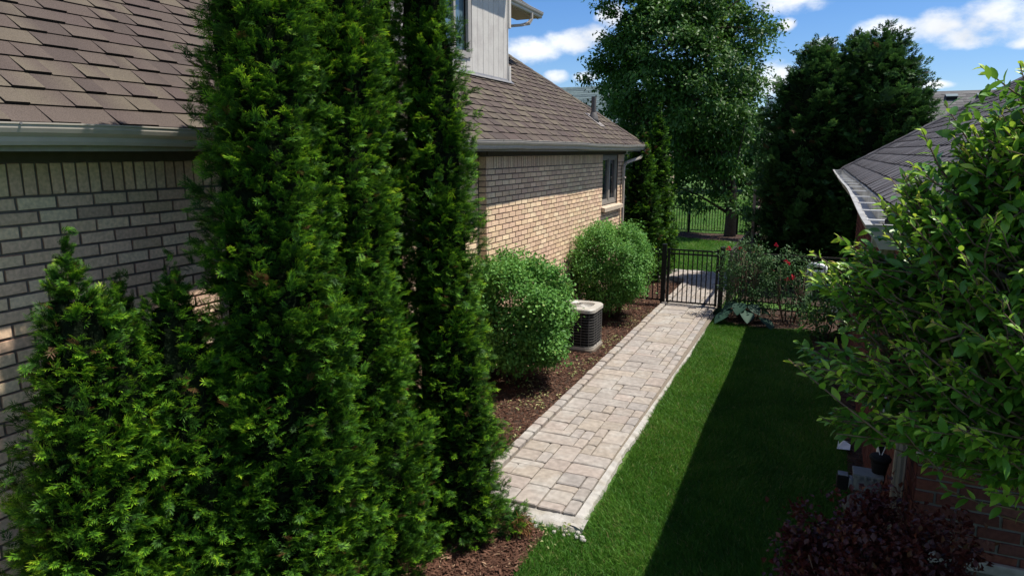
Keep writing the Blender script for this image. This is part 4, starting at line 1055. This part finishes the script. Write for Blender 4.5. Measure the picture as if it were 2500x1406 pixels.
evergreen('arborvitae', 'tallest sunlit arborvitae in the middle of the row, hiding the brick wall', 'tree', -2.91, 3.74, 5.35, zprof(5.35, [(0, .46), (.1, .53), (.6, .56), (1, .52), (2, .42), (3, .37), (4, .34), (4.8, .22), (5.35, .02)]), (0, .0), 105, group=GA, tipbias=.04)
evergreen('arborvitae', 'slim dark arborvitae stem half hidden behind the tallest one', 'tree', -3.15, 4.50, 5.1, column(.34, .20, .8, .66), (.01, .01), 106, group=GA)
evergreen('arborvitae', 'separate slender arborvitae in front of the pale siding with its foot by the paving end', 'tree', -2.54, 4.63, 5.3, zprof(5.3, [(0, .42), (.1, .48), (.5, .47), (1, .39), (2, .325), (3, .30), (4, .25), (4.8, .14), (5.3, .02)]), (-.041, -.018), 107, group=GA)
GP = 'arborvitae pair beyond the gate'
evergreen('arborvitae', 'shorter arborvitae of the pair beyond the gate, at the house corner', 'tree', -3.88, 16.3, 3.75, column(.75, .52, 1.0, .42), (0, 0), 111, .011, 8, (.09, .15), .24, group=GP, templ=SPRL, tipbias=-.1)
evergreen('arborvitae', 'taller slimmer arborvitae of the pair beyond the gate', 'tree', -3.68, 17.25, 4.3, column(.52, .38, 1.0, .5), (0, 0), 112, .011, 8, (.09, .15), .24, group=GP, templ=SPRL, tipbias=-.05)

def blob(rb, rm, tm, pw=.6):
    def f(t):
        if t < tm: return rb + (rm - rb) * math.sin(t / tm * PI / 2)
        return max(.03, rm * max(0, 1 - ((t - tm) / (1 - tm)) ** 2.2) ** pw)
    return f
GE = 'big evergreens behind the side fence'
evergreen('evergreen_tree', 'big dark round topped evergreen with lower crown beside the maple', 'tree', -.20, 17.6, 5.65, blob(.95, 1.12, .45), (0, 0), 121, .020, 9, (.14, .25), .42, mat=M_leafbig, templ=SPRL, group=GE, lump=.14, corek=.72)
evergreen('evergreen_tree', 'biggest dark evergreen with twin tops above the charcoal roof', 'tree', 1.05, 17.6, 5.85, blob(1.1, 1.22, .4), (0, 0), 122, .020, 9, (.14, .25), .42, mat=M_leafbig, templ=SPRL, group=GE, lump=.14, corek=.72, tops=[(-.5, .4, 5.75, blob(.65, .7, .6), (0, 0), 2.3)])
evergreen('evergreen_tree', 'small evergreen peeking over the charcoal roof before the far grey house', 'tree', 4.6, 30.0, 4.75, column(.9, .7, .9, .5), (0, 0), 123, .08, 8, (.2, .36), .5, mat=M_leafbig, templ=SPRL, corek=.7)

# broad leaves
def leaf_t(w_=.5, fold=.16, droop=.25, segs=3):
    xs = np.linspace(0, 1, segs + 2); V, A = [], []
    for i, x in enumerate(xs):
        hw = w_ / 2 * math.sin(PI * x ** .85) ** .8 if 0 < x < 1 else 0
        z = -droop * x * x
        if i in (0, segs + 1): V.append((x, 0, z)); A.append(x)
        else: V += [(x, hw, z + fold * hw * 2), (x, 0, z), (x, -hw, z + fold * hw * 2)]; A += [x] * 3
    T = [(0, 2, 1), (0, 3, 2)]
    for i in range(segs - 1):
        a = 1 + i * 3; b = a + 3
        T += [(a, a + 1, b + 1), (a, b + 1, b), (a + 1, a + 2, b + 2), (a + 1, b + 2, b + 1)]
    e = 1 + segs * 3; a = e - 3
    T += [(a, a + 1, e), (a + 1, a + 2, e)]
    return np.array(V, float), np.array(T), np.array(A) * .0
LEAF3 = leaf_t(.44); LEAF3B = leaf_t(.50, .10, .42); LEAF3C = leaf_t(.38, .24, .08); LEAF2 = leaf_t(.55, .2, .2, 1); LEAFB = leaf_t(.68, .18, .2, 1); LEAFW = leaf_t(.85, .14, .25, 2)

def limbs(pts_list, mat, parent, name='trunk'):
    mb = MB()
    for pts, rad in pts_list: mb.tube(pts, rad, 7)
    return mb.build(name, mat, parent, smooth=True)

# crabapple leaning in from the right
def crabapple():
    rg = np.random.default_rng(55)
    t = thing('crabapple_tree', 'leafy crabapple tree with glossy oval leaves in front of the dark red brick corner', 'tree', (1.75, 3.0, 0))
    c0 = np.array((1.02, 3.0, 2.44)); rad = np.array((1.14, .98, 1.0))
    base = np.array((1.75, 3.0, 0)); fork = np.array((1.5, 3.0, 1.95))
    L = [([base, (1.72, 3.01, 1.0), fork], [.075, .06, .052])]
    EL = [((.48, 3.06, 2.34), (.58, .48, .44), 340), ((.74, 2.93, 2.28), (.55, .5, .52), 260), ((.78, 3.04, 3.02), (.38, .36, .36), 230), ((.48, 3.0, 2.93), (.24, .24, .2), 60), ((.62, 3.0, 3.18), (.24, .24, .22), 90), ((.86, 3.05, 3.22), (.3, .3, .26), 120), ((.45, 2.98, 2.72), (.34, .30, .30), 110), ((.66, 3.0, 2.72), (.4, .36, .36), 110), ((1.35, 3.0, 2.3), (.5, .6, .6), 130)]
    cs, rs_ = np.array([e[0] for e in EL]), np.array([e[1] for e in EL])
    own = np.repeat(np.arange(len(EL)), [e[2] for e in EL]); nsh = len(own)
    ph = rg.random(nsh) * 2 * PI; u_ = rg.uniform(-.92, .97, nsh)
    dirs = np.column_stack([np.sqrt(1 - u_ ** 2) * np.cos(ph), np.sqrt(1 - u_ ** 2) * np.sin(ph), u_])
    lum = 1 + .10 * np.sin(4 * ph + 3 * u_) + .08 * np.sin(7 * u_ + 2 * ph + 1)
    tips = cs[own] + dirs * rs_[own] * (rg.uniform(.5, 1.0, nsh) ** .4 * lum)[:, None]
    # shoots gather into layered sprays with hollows between them
    cen = tips[rg.choice(nsh, 90, replace=False)]
    near = np.argmin(((tips[:, None] - cen[None]) ** 2 * np.array([1, 1, 1.6])).sum(2), 1)
    tips = tips + (cen[near] - tips) * np.array([.30, .30, .58])
    # a few longer leading shoots
    lead = rg.random(nsh) < .10; tips[lead] += dirs[lead] * .10 + np.array([0, 0, .05])
    O, D, U, S, vo = [], [], [], [], []
    tw = []
    for i in range(nsh):
        tip = tips[i]; 
        if tip[1] > 3.45 and tip[2] < 2.75 + .62 * min(tip[0] - .3, tip[1] - 3.55) + .1 and tip[0] > .2 and tip[2] > 2.55: continue
        if tip[1] > 4.1 and tip[0] > .55: continue
        c0 = cs[own[i]]
        out = norm(tip - c0 + np.array([0, 0, .25])); sd = norm(out * .7 + np.array([-.50, -.10, .20]) + rg.normal(0, .22, 3))
        ln_ = rg.uniform(.2, .36) * (1.25 if lead[i] else 1); root = tip - sd * ln_
        mid = (root + tip) / 2 + rg.normal(0, .012, 3) - np.array([0, 0, .012])
        tw.append(([root - sd * .12 + (c0 - root) * .15, root, mid, tip], [.0052, .004, .0032, .0018]))
        nl = rg.integers(13, 20); a0 = rg.random() * 6.28; tone = rg.normal(0, .10)
        e1 = norm(np.cross(sd, [0, 0, 1.])); e2 = np.cross(sd, e1)
        for k in range(nl):
            s = (k + .3) / nl; p = root * (1 - s) + tip * s + (mid - (root + tip) / 2) * (4 * s * (1 - s))
            a = a0 + k * 2.4; rd = math.cos(a) * e1 + math.sin(a) * e2
            d = norm(rd * (1.05 - .55 * s) + sd * (.5 + .6 * s) + np.array([0, 0, -.15 + .2 * s]) + rg.normal(0, .18, 3))
            O.append(p); D.append(d); U.append(norm(np.array([0, 0, 1.]) * .9 + sd * .5 + rg.normal(0, .33, 3)))
            sz = rg.uniform(.042, .068) * (1 - .45 * max(0, s - .7) / .3); S.append((sz, sz * rg.uniform(.8, 1.1), sz))
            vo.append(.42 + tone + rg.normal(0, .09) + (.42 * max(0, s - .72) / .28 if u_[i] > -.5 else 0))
    # leaves deeper inside the crown
    n = 1700; q = rg.normal(0, 1, (n, 3)); q = norm(q) * (rg.uniform(.35, .85, n) ** .6)[:, None]; ow = rg.integers(0, len(EL), n); p = cs[ow] + q * rs_[ow]; c0 = np.array((1.0, 3.0, 2.44))
    keep = ~((p[:, 1] > 3.45) & (p[:, 0] > .2) & (p[:, 2] > 2.55) & (p[:, 2] < 3.0)) & ~((p[:, 1] > 4.1) & (p[:, 0] > .55)); p = p[keep]; n = len(p)
    O = np.concatenate([np.array(O), p]); D = np.concatenate([np.array(D), norm(rg.normal(0, 1, (n, 3)) + np.array([0, 0, -.2]))]); U = np.concatenate([np.array(U), norm(rg.normal(0, .5, (n, 3)) + np.array([0, 0, 1.]))])
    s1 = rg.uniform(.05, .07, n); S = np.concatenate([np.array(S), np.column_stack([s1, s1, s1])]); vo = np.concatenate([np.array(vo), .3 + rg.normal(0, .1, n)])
    pick = rg.integers(0, 3, len(O)); F_ = frames(D, U)
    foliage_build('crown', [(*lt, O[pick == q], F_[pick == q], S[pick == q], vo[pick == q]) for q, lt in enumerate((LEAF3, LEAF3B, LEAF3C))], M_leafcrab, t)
    for k in range(9):
        a = 2 * PI * k / 9 + .4; q = k % len(EL); e = cs[q] + rs_[q] * np.array((math.cos(a) * .5, math.sin(a) * .5, rg.uniform(-.45, .25)))
        if e[1] > 3.6: e[1] = 3.5
        m1 = fork * .55 + e * .45 + np.array([0, 0, .12]); L.append(([fork, m1, e], [.034, .02, .007]))
        for j in range(4):
            e2 = m1 * .3 + e * .7 + rg.normal(0, .09, 3); L.append(([m1 * .5 + e * .5, (m1 + e) / 2 * .5 + e2 * .5 + np.array([0, 0, .03]), e2], [.011, .008, .004]))
    limbs(L, M_bark, t); limbs(tw, M_twig, t, 'twigs')
crabapple()

def shrub(name, label, cat, c0, rad, nl, lsz, mat, seed, stems=14, templ=None, zfoot=0, clump=.11, flat=0.0, group=None, open_foot=.0, tone=.45, stemcol=None, ncl=220, csp=.09):
    """leaf clumps over a dome with bare stems below"""
    rg = np.random.default_rng(seed); c0 = np.array(c0, float); rad = np.array(rad, float)
    t = thing(name, label, cat, (c0[0], c0[1], 0), group)
    ph = rg.random(ncl) * 2 * PI; u_ = rg.uniform(-.95, 1, ncl)
    d = np.column_stack([np.sqrt(1 - u_ ** 2) * np.cos(ph), np.sqrt(1 - u_ ** 2) * np.sin(ph), u_])
    p4 = 1 / (np.abs(d) ** (2 + 2 * flat)).sum(1) ** (1 / (2 + 2 * flat))           # flat > 0: clipped, boxier dome
    r_ = p4 * (1 + clump * np.sin(5 * ph + 4 * u_ + seed) + clump * .6 * np.sin(9 * u_ + 3 * ph)) * rg.uniform(.55, 1.02, ncl) ** .35
    cc_ = c0 + d * rad * r_[:, None]
    w_ = np.ones(ncl); w_[u_ < -.3] = 1 - open_foot; w_ /= w_.sum()
    w_[rg.random(ncl) < .16] *= .25; w_ /= w_.sum(); st_ = rg.random(ncl) < (.07 if clump > .2 else 0); cc_[st_] = c0 + (cc_[st_] - c0) * 1.13
    k = rg.choice(ncl, nl, p=w_)
    off = rg.normal(0, csp, (nl, 3)) * np.array([1, 1, .8]); P = cc_[k] + off * (rad.mean() / .65)
    P = P[P[:, 2] > zfoot + .03]; k = k[:len(P)]; nl = len(P)
    out = norm(P - c0); D = norm(out * .6 + rg.normal(0, .65, (nl, 3)) + np.array([0, 0, .05])); U = norm(out * .55 + np.array([0, 0, .8]) + rg.normal(0, .4, (nl, 3)))
    s = rg.uniform(lsz[0], lsz[1], nl); vo = tone + rg.normal(0, .12, nl) + rg.normal(0, .1, ncl)[k] + .1 * (out[:, 2])
    foliage_build('foliage', [(*(templ or LEAF2), P, frames(D, U), s, vo)], mat, t)
    L = []
    for i in range(stems):
        a = 2 * PI * i / stems + rg.normal(0, .3); b = np.array((c0[0] + .12 * math.cos(a) * rad[0] * 2, c0[1] + .12 * math.sin(a) * rad[1] * 2, zfoot))
        e = c0 + rad * np.array((math.cos(a) * rg.uniform(.3, .85), math.sin(a) * rg.uniform(.3, .85), rg.uniform(.1, .6))); m1 = b * .5 + e * .5 + np.array([math.cos(a), math.sin(a), 0]) * .05
        L.append(([b, m1, e], [.013, .009, .003]))
        for j in range(3):
            e2 = e * .9 + c0 * .1 + rg.normal(0, .12, 3); L.append(([m1, (m1 + e2) / 2 + rg.normal(0, .02, 3), e2], [.006, .004, .002]))
    limbs(L, stemcol or M_twig, t, 'stems')
    return t
shrub('clipped_shrub', 'rounded bright green shrub with leafy front hiding half of the air conditioner', 'shrub', (-3.60, 8.24, .95), (.64, .60, .69), 36000, (.036, .058), M_leafbush, 61, templ=LEAFB, clump=.12, flat=.55, open_foot=.1, csp=.072, group='clipped shrubs by the brick wall', ncl=560)
shrub('clipped_shrub', 'domed green shrub with bare stems at its foot standing below the window', 'shrub', (-3.42, 12.3, 1.02), (.62, .66, .68), 36000, (.032, .050), M_leafbush, 62, templ=LEAFB, clump=.12, flat=.5, open_foot=.4, csp=.07, group='clipped shrubs by the brick wall', ncl=600, stems=20)
# roses
def rose(label, c0, rad, nl, seed, blooms):
    t = shrub('rose_bush', label, 'rose bush', c0, rad, nl, (.035, .058), M_leafrose, seed, stems=9, clump=.25, ncl=150, csp=.10, group='rose bushes by the fence', tone=.5)
    for p in blooms:
        rg = np.random.default_rng(int(abs(p[0]) * 1000)); n = 13
        O = np.array(p) + rg.normal(0, .012, (n, 3)); D = norm(rg.normal(0, 1, (n, 3)) + np.array([0, -.1, .5])); U = norm(rg.normal(0, 1, (n, 3)))
        foliage_build('flower', [(*LEAFW, O, frames(D, U), rg.uniform(.028, .046, n), rg.random(n) * .7)], M_petal, t)
rose('spindly rose bush with small red blooms beside the gate post', (-1.08, 13.3, .78), (.40, .34, .64), 4200, 71, [(-1.43, 13.25, 1.32), (-1.22, 13.2, 1.34), (-.62, 13.2, 1.42)])
rose('shaded rose bush with two bright red blooms in front of the fence', (-.30, 13.25, .70), (.42, .36, .55), 2600, 72, [(-.42, 13.05, 1.17), (-.38, 13.05, 1.14), (-.28, 12.95, .90), (-.36, 12.95, .86)])
# hosta: long stalked, broad ribbed leaves
def hosta():
    rg = np.random.default_rng(81); t = thing('hosta_plant', 'broad leaved blue green hosta at the foot of the rose bush', 'plant', (-1.05, 12.95, 0))
    base = np.array((-1.08, 12.98, .05)); k = 0
    for i in range(15):
        a = 2 * PI * i / 15 + rg.normal(0, .2); ring = i % 3; rr_ = (.24, .36, .13)[ring] + rg.uniform(-.04, .04); zz = (.22, .12, .32)[ring] + rg.uniform(-.03, .04)
        p = base + np.array((rr_ * math.cos(a), rr_ * math.sin(a) * .8, zz)); d = norm(np.array((math.cos(a), math.sin(a), -.25)))
        tv, tt, ta = leaf_t(.8, .10, .30, 6)
        ta = np.where(np.abs(tv[:, 1]) < .01, .9, .35)
        M = frames(d[None], np.array([[0, 0, 1.]]) + rg.normal(0, .25, (1, 3)))
        lf = foliage_build('leaf', [(tv, tt, ta, p[None], M, np.array([rg.uniform(.25, .36)]), np.array([rg.normal(-.1, .12)]))], M_leafhosta, t)
        mb = MB(); mb.tube([base, (base + p) / 2 + np.array((0, 0, .04)), p], [.008, .006, .005], 6); mb.build('stalk', M_leafhosta, lf)
hosta()
# barberry in the near corner
shrub('barberry_shrub', 'dark maroon barberry shrub in the near corner below the gas meter', 'shrub', (.45, 3.52, .72), (.46, .42, .68), 26000, (.026, .042), M_leafbar, 91, templ=LEAFB, clump=.12, ncl=420, csp=.05, stems=22, tone=.35)
shrub('low_shrub', 'small dark leafy plant at the far end of the shaded bed by the brick wall', 'plant', (.32, 12.4, .35), (.35, .5, .36), 900, (.06, .1), M_leafdec, 92, ncl=90, stems=6)

# the maple and its low companion
def broadleaf(name, label, x, y, h, c0, rad, nl, lsz, mat, seed, ncl=260, csp=.5, trunk_r=.2, low=-.9, group=None, tone=.4, rpow=.4, skirt=None):
    rg = np.random.default_rng(seed); c0 = np.array(c0, float); rad = np.array(rad, float)
    t = thing(name, label, 'tree', (x, y, 0), group)
    ph = rg.random(ncl) * 2 * PI; u_ = rg.uniform(low, 1, ncl)
    d = np.column_stack([np.sqrt(1 - u_ ** 2) * np.cos(ph), np.sqrt(1 - u_ ** 2) * np.sin(ph), u_])
    wob = 1 + .14 * np.sin(3 * ph + 5 * u_ + seed) + .10 * np.sin(6 * ph - 7 * u_)
    cc_ = c0 + d * rad * (rg.uniform(.25, 1.0, ncl) ** rpow * wob)[:, None]
    if skirt is not None: cc_ = np.concatenate([cc_, np.array(skirt)])
    ncl = len(cc_)
    csz = rg.uniform(.6, 1.3, ncl); k = rg.integers(0, ncl, nl)
    P = cc_[k] + rg.normal(0, 1, (nl, 3)) * csp * csz[k][:, None] * np.array([1, 1, .62])
    P = P[P[:, 2] > .35]; k = k[:len(P)]; n = len(P); out = norm(P - c0)
    D = norm(out * .4 + rg.normal(0, .7, (n, 3)) + np.array([0, 0, -.25])); U = norm(np.array([0, 0, .9]) + out * .4 + rg.normal(0, .5, (n, 3)))
    foliage_build('crown', [(*LEAF2, P, frames(D, U), rg.uniform(lsz[0], lsz[1], n), tone + rg.normal(0, .13, n) + rg.normal(0, .12, ncl)[k])], mat, t)
    b = np.array((x, y, 0.)); tp = np.array((c0[0] * .5 + x * .5, c0[1] * .5 + y * .5, c0[2])); 
    L = [([b - (0, 0, .2), b + (0, 0, h * .15), tp, np.array((c0[0], c0[1], h * .88))], [trunk_r * 1.15, trunk_r * .85, trunk_r * .5, .03])]
    for i in range(0, ncl, max(1, ncl // 70)):
        e = cc_[i]; s = rg.uniform(.15, .8); a = b * (1 - s) + tp * s if e[2] < tp[2] else tp * .6 + np.array((c0[0], c0[1], h * .88)) * .4
        L.append(([a, (a + e) / 2 + (0, 0, .1), e], [trunk_r * .3, trunk_r * .16, .012]))
    limbs(L, M_bark, t); return t
skirt = [(-4.9 + .55 * i + .2 * math.sin(i * 5), 25.6 + .4 * math.sin(i * 3), 1.9 - .35 * math.sin(i * 2.1) - .1 * i) for i in range(6)] + [(-4.4 + .5 * i, 25.9, 1.35 + .3 * math.sin(i * 4)) for i in range(3)] + [(-2.2 + .3 * i, 25.6, 1.0 + .35 * i) for i in range(3)] + [(-5.4 + .5 * i, 26.2, 2.6 + .3 * math.sin(i * 7)) for i in range(7)]
broadleaf('maple_tree', 'tall broad leafy maple with gaps of sky in the mulch island by the back fence', -2.85, 26.4, 11.0, (-5.0, 26.6, 5.9), (3.2, 3.1, 4.6), 88000, (.12, .19), M_leafdec, 131, 600, .235, .2, tone=.4, rpow=.45, skirt=skirt)
GB = 'trees far beyond the back fence'
for i, (bx, by, hh, rw_) in enumerate([(-19, 56, 6.5, 3.8), (-12.5, 60, 7.0, 4.2), (-6, 57, 6.2, 3.6), (.5, 60, 6.8, 4.0), (6.5, 55, 6.0, 3.4)]):
    broadleaf('leafy_tree', ['far bushy tree beyond the fence, hidden behind the house corner', 'far bushy tree seen low between the house corner and the maple', 'far bushy tree right behind the maple trunk', 'far bushy tree behind the big dark evergreens', 'far bushy tree by the distant grey roofed house'][i], bx, by, hh, (bx, by, hh * .5), (rw_, rw_ * .9, hh * .5), 7000, (.3, .5), M_leafbig, 140 + i, 70, .7, .2, group=GB, tone=.35, low=-.95)

# clippings scattered on the mulch, brown tuft at the foot of the slender arborvitae
def scatter():
    rg = np.random.default_rng(5); P = np.concatenate([sample_poly([(-4.0, 5.2), (-2.8, 5.2), (-2.8, 13.2), (-4.0, 13.2)], 800), sample_poly([(-2.0, 4.6), (-1.5, 4.6), (-1.5, 5.0), (-2.0, 5.0)], 16)])
    cl = np.sin(P[:, 0] * 6 + 1) * np.sin(P[:, 1] * 4.3); P = P[cl > -.25]; n = len(P)
    # little tufts of several leaves
    k = np.repeat(np.arange(n), 3); O = np.column_stack([P[k] + rg.normal(0, .022, (len(k), 2)), rg.uniform(.025, .055, len(k))])
    D = norm(rg.normal(0, 1, (len(k), 3)) * [1, 1, .35]); U = norm(np.array([0, 0, 1.]) + rg.normal(0, .45, (len(k), 3)))
    V, T = inst(LEAF2[0], LEAF2[1], O, frames(D, U), rg.uniform(.02, .045, len(k)))
    setp(np_mesh('leaf_litter', V, T, M_fall, var=np.repeat(rg.random(len(k)), len(LEAF2[0]))), kind='stuff')
    m = 130; b = np.array((-2.02, 4.70, .11)); O = b + rg.normal(0, 1, (m, 3)) * [.035, .03, .05]; D = norm(rg.normal(0, .5, (m, 3)) + np.array([.5, -.1, -.7]))
    V, T = inst(LEAF2[0], LEAF2[1] , O, frames(D, norm(rg.normal(0, 1, (m, 3)))), np.column_stack([rg.uniform(.07, .14, m), np.full(m, .012), np.full(m, .05)]))
    setp(np_mesh('dead_tuft', V, T, M_dead, var=np.repeat(rg.random(m), len(LEAF2[0]))), 'dry brown tuft of dead foliage on the mulch at the end of the paving', 'dead plant')
scatter()
